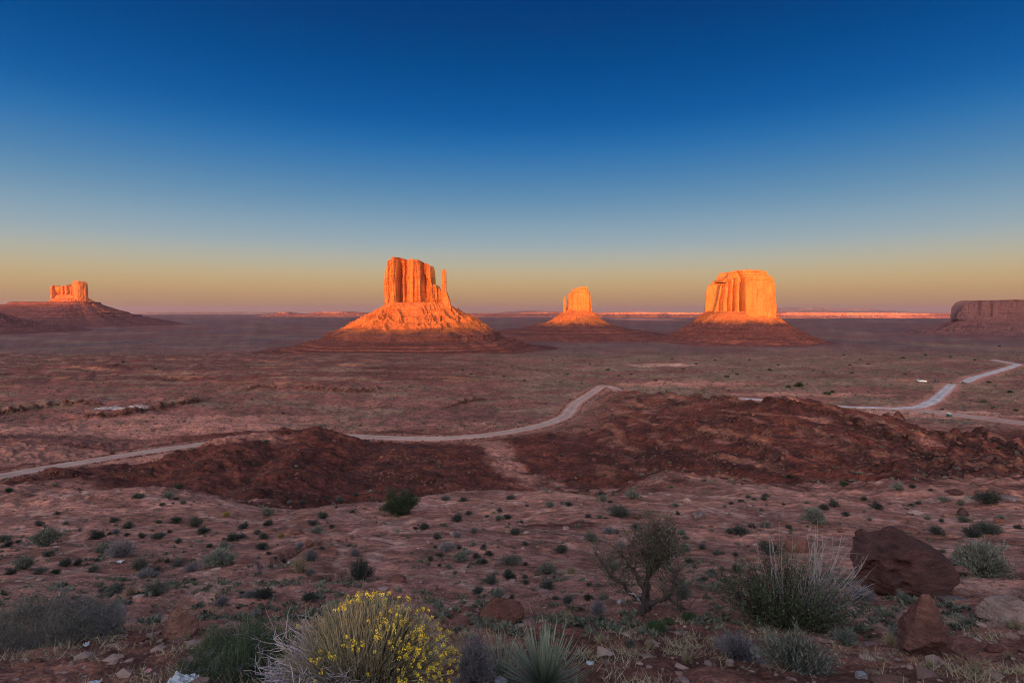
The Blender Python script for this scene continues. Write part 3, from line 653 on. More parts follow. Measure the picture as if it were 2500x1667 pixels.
M_CLIFF = rock_mat('sandstone_cliff', (.42, .135, .040), (.13, .042, .02), (.52, .185, .055), band=.35, streak=.85)
M_CLIFF2 = rock_mat('pale_sandstone_cliff', (.45, .142, .034), (.19, .058, .022), (.54, .195, .05), streak=.6, scale=.8, band=.2)
M_CLIFF3 = rock_mat('shaded_sandstone_cliff', (.098, .058, .070), (.052, .032, .038), (.13, .076, .085))  # same sandstone again, darker and violet: shade put into its colour
SHADED_SHALE = ((.155, .060, .047), (.088, .032, .028)); TA = ((.43, .132, .040), (.28, .082, .028))
M_TALUS = talus_mat('talus', *TA)
M_SLOPE_W = talus_mat('talus_over_shaded_shale', *TA, lower=(-66, -48, *SHADED_SHALE)); M_SLOPE_M = talus_mat('apron_over_shaded_shale', *TA, lower=(-54, -38, *SHADED_SHALE)); M_SLOPE_E = talus_mat('far_talus_over_shaded_shale', *TA, lower=(-72, -56, *SHADED_SHALE))  # lower colours hold the shale and the shade painted over it
M_DUSK = talus_mat('dusk_shaded_shale', (.13, .066, .068), (.075, .038, .042))  # slope of the right-hand mesa, with violet dusk shade put into its colour
M_BASE = talus_mat('red_shale', (.155, .060, .05), (.088, .032, .030))
M_FAR = rock_mat('far_sandstone', (.27, .105, .075), (.15, .06, .05), (.33, .145, .10), streak=.5, scale=.12, band=.6)
M_FAR2 = rock_mat('far_red_sandstone', (.50, .18, .11), (.22, .08, .06), (.58, .24, .15), streak=.6, scale=.12, band=.6); M_FARSLOPE2 = talus_mat('far_red_slope', (.40, .15, .10), (.24, .09, .07), .15)
M_FARSLOPE = talus_mat('far_slope', (.20, .085, .07), (.14, .06, .052), .15)
M_MOUNT = talus_mat('far_mountain', (.20, .15, .13), (.12, .09, .08), .03)

def cliff_block(sil, zbase_rows, Y, depth, seed, nth=460, nz=90, cols=9.0, col_amp=4.0, joint=1.0, back=0.75, crown=0.0, expo=0.45, front=None, cracks=(), taper=0.03, bands=(), rough=1.0, topdip=0.0):
    """a butte's cliff: sil = [(px,row)...] skyline left to right incl. both feet; zbase_rows = [(px,row)...] foot line.
    front = [(px, metres forward)], cracks = [(px, width m, depth m, lean px over height)], bands = [(t, recess m, width t)]"""
    S = np.array([PX(a, b, Y) for a, b in sil]); B = np.array([PX(a, b, Y) for a, b in zbase_rows])
    x0, x1 = S[:, 0].min(), S[:, 0].max(); cx = (x0 + x1) / 2; a = (x1 - x0) / 2
    k = np.arange(len(S)) * 1e-4
    tops = S[np.argsort(S[:, 0] + k)]
    th = np.linspace(0, 2 * np.pi, nth, endpoint=False)
    # even spacing along the outline
    fine = np.linspace(0, 2 * np.pi, 6000)
    def out(t):
        c, s = np.cos(t), np.sin(t)
        return a * np.sign(c) * np.abs(c) ** expo, depth * np.sign(s) * np.abs(s) ** expo
    fx, fy = out(fine); L = np.concatenate([[0], np.cumsum(np.hypot(np.diff(fx), np.diff(fy)))])
    wgt = np.where(fy[1:] < 0, 1.0, 0.45); L = np.concatenate([[0], np.cumsum(np.hypot(np.diff(fx), np.diff(fy)) * wgt)])
    th = np.interp(np.linspace(0, L[-1], nth, endpoint=False), L, fine)
    ox, oy = out(th)
    nx = np.gradient(np.concatenate([oy[-1:], oy, oy[:1]]))[1:-1]; ny = -np.gradient(np.concatenate([ox[-1:], ox, ox[:1]]))[1:-1]
    ln = np.hypot(nx, ny) + 1e-9; nx /= ln; ny /= ln
    t = np.linspace(0, 1, nz) ** 0.9
    X = np.tile(ox, (nz, 1)); Yy = np.tile(oy, (nz, 1)); NX = np.tile(nx, (nz, 1)); NY = np.tile(ny, (nz, 1)); T = np.tile(t[:, None], (1, nth))
    zb = np.interp(cx + X, B[:, 0], B[:, 2])
    # skyline: height over foot
    H = np.interp(cx + X, tops[:, 0], tops[:, 2])
    H = np.maximum(H, zb + 2)
    H = H + topdip * np.maximum(Yy, 0) / depth
    Z = zb + T * (H - zb)
    # columns: cells along the outline with sharp joints between
    arc = np.cumsum(np.hypot(np.diff(ox, prepend=ox[-1]), np.diff(oy, prepend=oy[-1])))
    per = arc[-1]; rg = np.random.default_rng(seed)
    def joints(width):
        n = max(6, int(per / width)); p = (np.arange(n) + rg.uniform(-.48, .48, n) + .5 * np.sin(np.arange(n) * 1.7 + seed)) % n / n * per
        return np.sort(p), rg.uniform(-1, 1, n), rg.uniform(.3, 1, n)
    lean = 2.5 * noise2(T * 2.2, arc[None] / 60, seed + 5)
    A = arc[None] + lean
    disp = np.zeros_like(X)
    for width, amp, jd in ((cols * 2.6, col_amp * 1.0, 3.2), (cols, col_amp * .55, 2.2), (cols * .38, col_amp * .22, .9)):
        p, off, dj = joints(width); n = len(p)
        idx = np.searchsorted(p, A % per) % n; lo = p[idx - 1]; hi = p[idx]
        w = np.where(hi > lo, hi - lo, hi + per - lo); q = np.clip(((A % per - lo) % per) / w, 0, 1)
        d = np.minimum(q, 1 - q) * w
        fade = np.clip(0.55 + 0.7 * noise2(T * 2.5 + off[idx] * 9, arc[None] * 0 + idx, seed + 6), 0.1, 1)
        disp += amp * off[idx] * fade + amp * .5 * np.sqrt(np.clip(4 * q * (1 - q), 0, 1)) - joint * jd * dj[idx] * fade * np.exp(-(d / (0.09 * width + .4)) ** 2)
    disp += rough * 2.2 * fbm3(X / 22, Yy / 22, Z / 30, 3, seed + 7) + rough * .8 * fbm3(X / 6, Yy / 6, Z / 5, 2, seed + 8)
    for tb, rec, wd in bands:
        disp -= rec * np.exp(-((T - tb - .012 * noise2(X / 30, Yy / 30, seed + 9)) / wd) ** 2)
    # bedding planes: small set-backs
    disp -= rough * 1.1 * sstep(.1, .5, noise2(Z / 7.0, A / 90, seed + 10))
    disp -= taper * (Z - zb) + crown * T ** 4
    disp *= np.clip(0.25 + 1.2 * np.minimum(1, (H - zb) / 30), 0, 1)
    disp = np.where(Yy < 0, disp, disp * .6)
    px_ = 1250 + F_PX * (cx + X) / Y
    if front is not None:
        fr = np.array(front); fwd = np.interp(px_ + 1.2 * noise2(T * 3, A / 40, seed + 12), fr[:, 0], fr[:, 1])
        face = sstep(0.15, 0.7, -NY)
        Yy = Yy - fwd * face
    for cpx, wm, dm, leanpx in cracks:
        xc = (cpx + leanpx * (1 - T) + 1.5 * noise2(T * 5, T * 0 + cpx, seed + 13) - 1250) / F_PX * Y - cx
        Yy = Yy + dm * np.exp(-((X - xc) / wm) ** 2) * sstep(0.2, 0.7, -NY)
    fx = X + NX * disp; fyv = Yy + NY * disp
    # foot spreads a little, brow rounds off
    brow = sstep(.93, 1.0, T) ** 2 * min(1.0, a / 45)
    fx = fx - NX * brow * 3.0; fyv = fyv - NY * brow * 3.0
    Yb = Y + back * depth; cp = cx; cx = cx * (1 + .6 * back * depth / Y); V = np.stack([cx + fx, Yb + fyv, Z], -1)
    rings = []
    topx, topy, topz = V[-1, :, 0], V[-1, :, 1], V[-1, :, 2]
    for s in (.93, .82, .66, .45, .22, .05):
        qx = cx + (topx - cx) * (s * .25 + .75) if False else cx + (topx - cx) * (1 - (1 - s) * .9); qy = Yb + (topy - Yb) * s
        qz = np.interp(qx - cx + cp, tops[:, 0], tops[:, 2]); qz = np.maximum(qz, topz - 3) if False else qz
        qz = topz * s + qz * (1 - s) + topdip * np.maximum(qy - Yb, 0) / depth * (1 - s) + 1.2 * fbm(qx / 12, qy / 12, 3, seed + 14)
        rings.append(np.stack([qx, qy, qz], -1))
    V = np.concatenate([V, np.array(rings)], 0)
    return V.reshape(-1, 3), grid_faces(len(V), nth, True)

def skirt(outline, prof, seed, nth=420, gully=4.0, boulder=1.5, gullies=60, aniso=None, sub=7):
    """slopes round a cliff: outline(th) -> foot x,y ; prof = [(out m, z, roughness)] from the cliff down; aniso(th) scales the outreach"""
    th = np.linspace(0, 2 * np.pi, nth, endpoint=False)
    ox, oy, rx, ry = outline(th); an = np.ones(nth) if aniso is None else aniso(th)
    P = np.array(prof); d = [P[0, 0]]; z = [P[0, 1]]; rr = [P[0, 2]]
    for i in range(len(P) - 1):
        n = min(16, max(2, int(sub * (.5 + abs(P[i + 1, 0] - P[i, 0]) / 45))))
        for k in range(1, n + 1):
            q = k / n; d.append(P[i, 0] + q * (P[i + 1, 0] - P[i, 0])); z.append(P[i, 1] + q * (P[i + 1, 1] - P[i, 1])); rr.append(P[i, 2] + q * (P[i + 1, 2] - P[i, 2]))
    d = np.array(d)[:, None]; z = np.array(z)[:, None]; rr = np.array(rr)[:, None]
    dd = d * an[None]
    wob = 1 + 0.10 * noise2(np.cos(th) * 2.2, np.sin(th) * 2.2, seed)[None] * np.minimum(1, d / 40) + 0.05 * noise2(np.cos(th) * 7, np.sin(th) * 7, seed + 1)[None] * np.minimum(1, d / 20)
    X = ox[None] + rx[None] * dd * wob; Y = oy[None] + ry[None] * dd * wob
    g = ridged(th[None] / (2 * np.pi) * gullies + 0.6 * noise2(X / 40, Y / 40, seed + 2), d / 90 + 0 * th[None], 3, seed + 3)
    Z = z + rr * (gully * (g - .8) + boulder * 1.4 * fbm(X / 9, Y / 9, 4, seed + 4) + 2.0 * fbm(X / 45, Y / 45, 3, seed + 5))
    V = np.stack([X, Y, np.broadcast_to(Z, X.shape)], -1)
    return V.reshape(-1, 3), grid_faces(len(V), nth, True)[:, ::-1]

def box_outline(cx, cy, a, b, e=0.55, inner=0.8):
    def f(th):
        c, s = np.cos(th), np.sin(th)
        x = a * np.sign(c) * np.abs(c) ** e; y = b * np.sign(s) * np.abs(s) ** e
        l = np.hypot(c, s); return cx + x * inner, cy + y * inner, c / l, s / l
    return f

def ledge_aniso(fr, bk, lf, rt):
    """outreach multipliers towards viewer, away, left and right"""
    def f(th):
        c, s = np.cos(th), np.sin(th)
        return np.where(c > 0, rt, lf) * c * c + np.where(s > 0, bk, fr) * s * s
    return f

def thing(name, loc, label, category, group=None):
    return add(name, None, label=label, category=category, group=group, loc=loc)

def part(name, VF, mat, parent, smooth=False):
    V, F = VF; o = np.array(parent.location[:])
    return add(name, mk_mesh(name, V - o[None], F, smooth), mat, parent)

# --- the near mitten-shaped butte
Yw = 1677.0
b1 = thing('sandstone_butte', (PX(1021, 870, Yw)[0], Yw, -118), 'tall sunlit butte with a free thumb spire at its right end', 'butte')
silW = [(943, 746), (943, 697), (945, 665), (950, 637), (957, 633), (965, 629.5), (982, 630), (987, 636), (998, 635), (1010, 634), (1029, 636), (1040, 642), (1052, 645), (1055, 656), (1057, 690), (1062, 694), (1067, 695), (1070, 701), (1077, 706), (1081, 752)]
part('main_block', cliff_block(silW, [(940, 752), (1030, 754), (1100, 760)], Yw, 58, 301, nth=640, nz=100, cols=9, col_amp=6.2, joint=2.2, rough=1.5,
     front=[(940, 8), (976, 20), (978.5, 18), (980, -16), (990, -10), (1000, -4), (1007, 2), (1011, 15), (1034, 17), (1036.5, -13), (1050, -10), (1057, -4), (1060, 6), (1072, 12), (1082, 4)],
     cracks=[(980, 7, 30, 2), (1037, 6, 28, 12), (996, 4.5, 22, 3), (957, 3.5, 12, 1), (1064, 4, 14, 6), (1073, 4, 14, 4), (1021, 3, 10, -2), (1048, 3, 12, 3)], bands=[(.86, 2.2, .012), (.94, 3.0, .012), (.13, 1.5, .02)]), M_CLIFF, b1)
part('thumb_spire', cliff_block([(1077.5, 757), (1077.7, 666), (1078.6, 660), (1082, 658.5), (1087, 658.5), (1089.2, 662), (1090, 757)],
     [(1070, 758), (1105, 760)], Yw - 12, 9, 302, nth=150, nz=90, cols=4, col_amp=.9, rough=.3, taper=.002, expo=.7, bands=[(.93, 1.2, .012), (.86, .8, .01), (.6, .8, .02)]), M_CLIFF, b1)
part('thumb_buttress', cliff_block([(1083, 760), (1085, 716), (1090, 712), (1094, 722), (1099, 738), (1104, 762)], [(1080, 762), (1106, 766)], Yw - 22, 14, 303, nth=150, nz=60, cols=5, col_amp=1.6, rough=.5), M_CLIFF, b1)
cW = PX(1021, 750, Yw)
outW = box_outline(cW[0] * (1 + .6 * 42 / Yw), Yw + 42, 96, 92, .5, .86)
zr = lambda row, Yq=Yw: PX(1021, row, Yq)[2]
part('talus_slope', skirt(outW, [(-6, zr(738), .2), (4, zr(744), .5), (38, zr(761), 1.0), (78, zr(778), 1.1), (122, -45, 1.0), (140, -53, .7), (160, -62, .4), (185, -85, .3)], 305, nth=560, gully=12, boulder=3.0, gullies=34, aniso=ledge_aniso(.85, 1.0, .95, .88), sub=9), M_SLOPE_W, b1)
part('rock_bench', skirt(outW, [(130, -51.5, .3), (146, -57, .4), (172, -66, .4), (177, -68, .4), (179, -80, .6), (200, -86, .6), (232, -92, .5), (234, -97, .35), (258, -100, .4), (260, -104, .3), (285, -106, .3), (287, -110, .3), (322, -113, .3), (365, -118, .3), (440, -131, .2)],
     306, nth=500, gully=2.6, boulder=1.2, gullies=70, aniso=ledge_aniso(.85, 1, 1.05, .85)), M_SLOPE_W, b1)

# --- the far mitten-shaped butte
Ye = 2695.0
b2 = thing('sandstone_butte', (PX(1412, 812, Ye)[0], Ye, -128), 'smaller sunlit butte with a thin thumb at its left, standing farther off', 'butte')
silE = [(1383, 764), (1384, 748), (1386, 743), (1388.7, 718), (1393, 713), (1399, 710), (1401, 705), (1409.6, 702), (1420, 700), (1431, 700), (1433, 708), (1441, 712), (1444, 732), (1446, 764)]
part('main_block', cliff_block(silE, [(1376, 767), (1450, 769)], Ye, 60, 311, nth=420, nz=80, cols=12, col_amp=1.3, joint=.7, rough=.6, crown=4, bands=[(.80, 2, .02), (.9, 3, .015)], front=[(1380, 0), (1400, 8), (1436, 8), (1440, -6), (1448, -12)], cracks=[(1437, 3, 10, 2), (1394, 3, 7, -2)]), M_CLIFF2, b2)
part('thumb_spire', cliff_block([(1375.6, 766), (1375.8, 730), (1377, 725.5), (1380.4, 725), (1381.6, 729), (1382.4, 766)], [(1370, 768), (1390, 768)], Ye - 8, 8, 312, nth=120, nz=60, cols=6, col_amp=.9, rough=.3, taper=.01, expo=.7), M_CLIFF2, b2)
zr2 = lambda row: PX(1412, row, Ye)[2]
outE = box_outline(PX(1411, 760, Ye)[0] * (1 + .6 * 45 / Ye), Ye + 45, 66, 76, .6, .86)
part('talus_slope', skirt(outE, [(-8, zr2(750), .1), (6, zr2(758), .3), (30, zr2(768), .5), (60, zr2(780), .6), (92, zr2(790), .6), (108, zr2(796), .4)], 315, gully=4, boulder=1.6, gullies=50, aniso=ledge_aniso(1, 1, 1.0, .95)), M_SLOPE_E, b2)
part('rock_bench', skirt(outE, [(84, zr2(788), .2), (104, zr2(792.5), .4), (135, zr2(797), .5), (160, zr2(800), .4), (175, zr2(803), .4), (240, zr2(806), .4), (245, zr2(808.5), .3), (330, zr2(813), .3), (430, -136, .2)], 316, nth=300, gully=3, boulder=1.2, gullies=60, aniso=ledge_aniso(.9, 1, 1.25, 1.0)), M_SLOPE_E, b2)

# --- the broad flat-topped butte
Ym = 2225.0
b3 = thing('sandstone_butte', (PX(1810, 835, Ym)[0], Ym, -126), 'broad flat-topped sunlit butte with one deep dark cleft', 'butte')
silM = [(1721, 784), (1722, 765), (1724, 739), (1729.5, 694), (1731, 692), (1745, 690), (1749, 682), (1766, 678), (1786, 676), (1814, 674), (1850, 675), (1874, 678), (1885, 684), (1893, 693), (1896, 712), (1897.5, 730), (1897, 755), (1895, 784)]
mq = lambda p: 1897 - (1897 - p) * .925
silM = [(mq(a_), b_) for a_, b_ in silM]
part('main_block', cliff_block(silM, [(1715, 786), (1800, 788), (1900, 786)], Ym, 118, 321, nth=520, nz=90, cols=13, col_amp=1.0, joint=.7, expo=.6, rough=.8, taper=.07, crown=7,
     front=[(mq(a_), b_) for a_, b_ in ((1720, -18), (1735, -14), (1738, -4), (1750, -8), (1763, -2), (1765, -14), (1768, 2), (1776, 6), (1778, -34), (1785, -34), (1788, 16), (1800, 24), (1850, 26), (1870, 20), (1874, 6), (1878, -40), (1884, -66), (1898, -85))],
     cracks=[(mq(a_), b_, c_, d_) for a_, b_, c_, d_ in ((1783, 6, 44, -3), (1736, 4, 26, -3), (1752, 4, 22, -2), (1766, 5, 30, -3))], bands=[(.9, 3, .015), (.96, 2, .01)], topdip=0), M_CLIFF2, b3)
part('cap_rock', cliff_block([(1758, 684), (1763, 676), (1767, 664), (1769, 662), (1790, 660), (1814, 658), (1850, 659.5), (1868, 660.5), (1870, 666), (1876, 674), (1884, 686)], [(1750, 688), (1890, 690)], Ym + 30, 84, 322, nth=420, nz=50, cols=9, col_amp=2.0, expo=.6, rough=.9, taper=.45, bands=[(.55, 3, .05), (.8, 4, .04)], cracks=[(1790, 6, 26, 12)]), M_CLIFF2, b3)
zr3 = lambda row: PX(1810, row, Ym)[2]
outM = box_outline(PX(1809, 780, Ym)[0] * (1 + .6 * 88 / Ym), Ym + 88, 144, 150, .62, .86)
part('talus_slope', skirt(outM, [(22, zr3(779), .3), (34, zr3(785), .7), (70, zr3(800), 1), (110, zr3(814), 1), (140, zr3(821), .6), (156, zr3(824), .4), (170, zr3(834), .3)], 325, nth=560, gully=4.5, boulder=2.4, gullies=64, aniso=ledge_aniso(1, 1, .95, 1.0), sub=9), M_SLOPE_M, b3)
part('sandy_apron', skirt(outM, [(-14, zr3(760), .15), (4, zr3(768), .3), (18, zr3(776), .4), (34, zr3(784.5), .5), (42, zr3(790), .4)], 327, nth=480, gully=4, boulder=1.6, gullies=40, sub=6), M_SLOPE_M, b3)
part('rock_bench', skirt(outM, [(140, zr3(822), .2), (160, zr3(826), .4), (164, zr3(829), .4), (185, zr3(832), .4), (215, zr3(836), .3), (280, -136, .2)], 326, nth=480, gully=3, boulder=1.2, aniso=ledge_aniso(.9, 1, 1.0, 1.0)), M_BASE, b3)

# --- the castle-like butte far on the left
Yl = 5000.0
b4 = thing('sandstone_butte', (PX(170, 775, Yl)[0], Yl, -110), 'castle-like jagged butte glowing orange on a long purple bench', 'butte')
silL = [(129, 726), (130, 701), (134, 697), (141, 698), (145, 703), (148, 702), (155, 698.5), (164, 697.5), (171, 695), (173.5, 694), (175, 699), (184.5, 698), (185.5, 688), (190, 686), (200, 686), (206, 689), (208, 694), (209.5, 728)]
part('main_block', cliff_block(silL, [(120, 728), (215, 732)], Yl, 36, 331, nth=460, nz=70, cols=17, col_amp=8, rough=1.6, front=[(128, 0), (140, 20), (146, -20), (160, 6), (178, -6), (186, 10), (205, 28), (210, 5)], cracks=[(144, 9, 40, 0), (184, 8, 36, 0), (165, 7, 25, 0), (154, 6, 22, 0), (175, 6, 25, 0)]), M_CLIFF, b4)
zr4 = lambda row: PX(170, row, Yl)[2]
outL = box_outline(PX(169, 728, Yl)[0], Yl + 27, 140, 60, .55, .86)
part('talus_slope', skirt(outL, [(-10, zr4(720), .2), (10, zr4(728), .5), (60, zr4(737), 1), (120, zr4(746), 1), (180, zr4(754), .8), (260, zr4(760), .6), (300, zr4(762), .4)], 335, nth=300, gully=9, boulder=4, gullies=40, aniso=ledge_aniso(1, 1, .75, .9)), M_TALUS, b4)
part('rock_bench', skirt(outL, [(90, zr4(737), .2), (105, zr4(738), .4), (112, zr4(743), .5), (200, zr4(752), .6), (260, zr4(758), .6), (330, zr4(763), .6), (340, zr4(767), .5), (420, zr4(769), .5), (428, zr4(773), .4), (560, zr4(780), .4), (820, -136, .2)], 336, nth=300, gully=7, boulder=3, gullies=50, aniso=ledge_aniso(1, 1, 3.6, .85)), M_BASE, b4)

# --- dark slope of a mesa that stands mostly outside the left edge
Ys = 3300.0
b5 = thing('mesa', (PX(-260, 800, Ys)[0], Ys, -125), 'shaded mesa with dark rubble slope reaching in at the left edge', 'mesa')
part('cliff', cliff_block([(-760, 745), (-740, 737), (-500, 736), (-220, 737), (-170, 739), (-150, 745)], [(-800, 747), (0, 747)], Ys, 260, 341, nth=320, nz=40, cols=24, col_amp=6), M_CLIFF, b5)
zr5 = lambda row: PX(-310, row, Ys)[2]
outS = box_outline(PX(-430, 735, Ys)[0], Ys, 760, 260, .5, .9)
part('talus_slope', skirt(outS, [(-20, zr5(740), .3), (20, zr5(744), .5), (90, zr5(752), 1), (170, zr5(764), 1), (250, zr5(778), .9), (340, zr5(790), .7), (460, zr5(799), .5), (640, -133, .2)], 345, gully=7, boulder=3.5, gullies=60, nth=260), M_BASE, b5)

# --- the shaded mesa at the right edge
Yr = 3100.0
b6 = thing('mesa', (PX(2520, 815, Yr)[0], Yr, -126), 'long flat-topped mesa lying in violet shade at the right edge', 'mesa')
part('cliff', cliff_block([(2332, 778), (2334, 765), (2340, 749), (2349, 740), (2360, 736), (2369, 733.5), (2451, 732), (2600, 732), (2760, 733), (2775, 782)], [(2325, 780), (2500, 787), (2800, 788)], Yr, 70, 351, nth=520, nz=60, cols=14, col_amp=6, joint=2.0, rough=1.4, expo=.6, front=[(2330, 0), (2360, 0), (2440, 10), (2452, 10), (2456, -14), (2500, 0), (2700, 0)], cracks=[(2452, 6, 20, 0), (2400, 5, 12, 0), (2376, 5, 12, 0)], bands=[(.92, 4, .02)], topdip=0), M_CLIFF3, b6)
zr6 = lambda row: PX(2520, row, Yr)[2]
outR = box_outline(PX(2552, 780, Yr)[0] * (1 + .6 * 52 / Yr), Yr + 52, 492, 80, .45, .9)
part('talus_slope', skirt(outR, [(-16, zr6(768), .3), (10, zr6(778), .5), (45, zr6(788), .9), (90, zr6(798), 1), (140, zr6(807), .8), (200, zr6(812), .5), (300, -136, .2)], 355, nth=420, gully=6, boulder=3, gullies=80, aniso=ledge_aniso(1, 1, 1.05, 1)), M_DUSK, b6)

# --- far mesas on the horizon
def far_mesa(label, sky_rows, base_row, Y, depth, seed, mat=M_FAR, slope=M_FARSLOPE, name='mesa', spread=500, zfoot=-155, cat='mesa', cols=90, amp=40):
    S = [PX(a, b, Y) for a, b in sky_rows]; zb = PX(1250, base_row, Y)[2]
    x0, x1 = S[0][0], S[-1][0]; cx = (x0 + x1) / 2
    o = thing(name, (cx, Y, zfoot), label, cat, 'mesas along the horizon' if cat == 'mesa' else None)
    V, F = cliff_block(sky_rows, [(sky_rows[0][0] - 5, base_row), (sky_rows[-1][0] + 5, base_row)], Y, depth, seed, nth=220, nz=14, cols=cols, col_amp=amp, rough=6, taper=1.2)
    part('cliff', (V, F), mat, o)
    part('talus_slope', skirt(box_outline(cx, Y, (x1 - x0) / 2, depth, .4, .94), [(-60, zb + 12, .5), (spread * .4, zb - (zb - zfoot) * .45, 1), (spread, zb - (zb - zfoot) * .85, .6), (spread * 2.2, zfoot - 25, .2)], seed + 3, nth=180, gully=18, boulder=6, gullies=90, sub=4), slope, o)
    return o
far_mesa('low pink mesa on the horizon just left of the near mitten butte', [(762, 766), (772, 763.5), (778, 761.5), (800, 761), (830, 761), (850, 761.5), (868, 763), (885, 763), (925, 766)], 765.5, 12500, 500, 401)
far_mesa('tiny pink flat butte alone on the left half of the horizon', [(683, 766), (687, 763), (690, 761.5), (697, 761.2), (702, 762), (712, 764), (730, 766)], 766, 12500, 240, 402)
far_mesa('long low violet mesa on the horizon right of the castle butte', [(340, 764), (360, 762.5), (470, 762), (540, 762.5), (560, 761.5), (580, 762), (690, 764)], 764, 30000, 900, 403, M_MOUNT, M_MOUNT, zfoot=-240)
far_mesa('pink rim of cliffs between the two mitten buttes', [(1105, 768), (1125, 766), (1180, 765.5), (1240, 765), (1262, 764.5), (1290, 762.5), (1330, 762), (1390, 762), (1440, 767)], 767, 11800, 700, 404)
far_mesa('long pink rim of cliffs between far mitten and broad butte', [(1440, 767), (1460, 764), (1540, 762), (1600, 762.5), (1680, 763), (1760, 763)], 768, 11500, 700, 405, M_FAR2, M_FARSLOPE)
far_mesa('sunlit pink mesa wall running right from the broad butte', [(1860, 766), (1900, 762.5), (1960, 762), (2030, 763), (2100, 763), (2170, 764), (2220, 765), (2262, 767), (2268, 770)], 770, 10800, 800, 406, M_FAR2, M_FARSLOPE2)
far_mesa('faint violet mesa on the horizon beside the shaded right mesa', [(2240, 768), (2262, 765), (2300, 764.5), (2345, 764.5), (2400, 765)], 768, 16000, 700, 407)
far_mesa('hazy blue mountain ridge low behind the broad butte', [(1850, 758), (1890, 753), (1925, 752.5), (1960, 751), (2000, 752), (2060, 752.5), (2100, 753.5), (2120, 757), (2150, 758), (2180, 761)], 760, 42000, 2500, 408, M_MOUNT, M_MOUNT, 'far_mountain', 2500, -400, 'mountain', 400, 120)
far_mesa('faint hazy blue hills low beyond the far mitten butte', [(1235, 761), (1262, 759), (1290, 758), (1320, 757.5), (1340, 759), (1365, 761)], 761.5, 42000, 2000, 409, M_MOUNT, M_MOUNT, 'far_mountain', 2500, -400, 'mountain', 400, 120)
# ------------------------------------------------------------------ rocks
def ico(sub):
    import bmesh
    bm = bmesh.new(); bmesh.ops.create_icosphere(bm, subdivisions=sub, radius=1.0)
    V = np.array([v.co[:] for v in bm.verts]); F = np.array([[v.index for v in f.verts] for f in bm.faces]); bm.free(); return V, F
ICO = {k: ico(k) for k in (1, 2, 3, 4, 5, 6)}

def rock(seed, size, sub=4, cuts=14, rough=.06, planes=None, keep=.62):
    """a boulder: a ball cut flat by planes, roughened; planes = [(normal, distance)] add particular faces"""
    rg = np.random.default_rng(seed); V, F = ICO[sub]; V = V.copy()
    N = rg.normal(size=(cuts, 3)); N /= np.linalg.norm(N, axis=1, keepdims=True); D = rg.uniform(keep, .95, cuts)
    for n, d in list(zip(N, D)) + [(np.array(a) / np.linalg.norm(a), b) for a, b in (planes or [])]:
        s = V @ n - d; k = s > 0; V[k] -= np.outer(s[k], n) * .97
    V = V * np.array(size)
    m = min(size); nr = V / (np.linalg.norm(V, axis=1, keepdims=True) + 1e-9)
    sc = 2.2 / m
    V += nr * (rough * m * (fbm3(V[:, 0] * sc, V[:, 1] * sc, V[:, 2] * sc, 4, seed % 97))[:, None])
    if sub >= 4:
        V -= nr * (rough * .5 * m * sstep(.1, .6, noise2(V[:, 2] * sc * 4.5 + V[:, 0] * sc * .8, V[:, 1] * sc * .5, seed % 89)))[:, None]
    return V, F

def stone_mat(name, a, d, scale=3.0):
    m, nt, b = new_mat(name); b.inputs['Roughness'].default_value = 0.9; b.inputs['Specular IOR Level'].default_value = .15
    O = mapped(nt); oi = nd(nt, 'ShaderNodeObjectInfo')
    c = mixc(nt, noise_fac(nt, O, scale, 6, .3, .7), d, a)
    c = mixc(nt, 1.0, c, mixc(nt, noise_fac(nt, mapped(nt, (1, 1, 6)), scale * 1.6, 5, .3, .7), (.58, .57, .57), (1.3, 1.3, 1.3)), 'MULTIPLY')
    c = mixc(nt, 1.0, c, mixc(nt, noise_fac(nt, O, scale * 14, 4, .3, .7), (.8, .8, .8), (1.15, 1.15, 1.15)), 'MULTIPLY')
    nt.links.new(c, b.inputs['Base Color'])
    n = nd(nt, 'ShaderNodeTexNoise'); n.inputs['Scale'].default_value = scale * 5; n.inputs['Detail'].default_value = 8; n.inputs['Roughness'].default_value = .7; nt.links.new(O, n.inputs['Vector'])
    bp = nd(nt, 'ShaderNodeBump'); bp.inputs['Strength'].default_value = 1.0; bp.inputs['Distance'].default_value = .12; nt.links.new(n.outputs['Fac'], bp.inputs['Height']); nt.links.new(bp.outputs[0], b.inputs['Normal']); return m
M_RED = stone_mat('red_sandstone', (.27, .115, .085), (.155, .062, .047)); M_DARK = stone_mat('varnished_sandstone', (.105, .045, .038), (.062, .030, .028), 1.6)
M_PALE = stone_mat('pale_sandstone', (.48, .33, .28), (.33, .20, .165)); M_GREY = stone_mat('grey_sandstone', (.26, .19, .18), (.15, .10, .095)); M_TAN = stone_mat('tan_red_sandstone', (.36, .185, .135), (.22, .095, .07), 2.2)

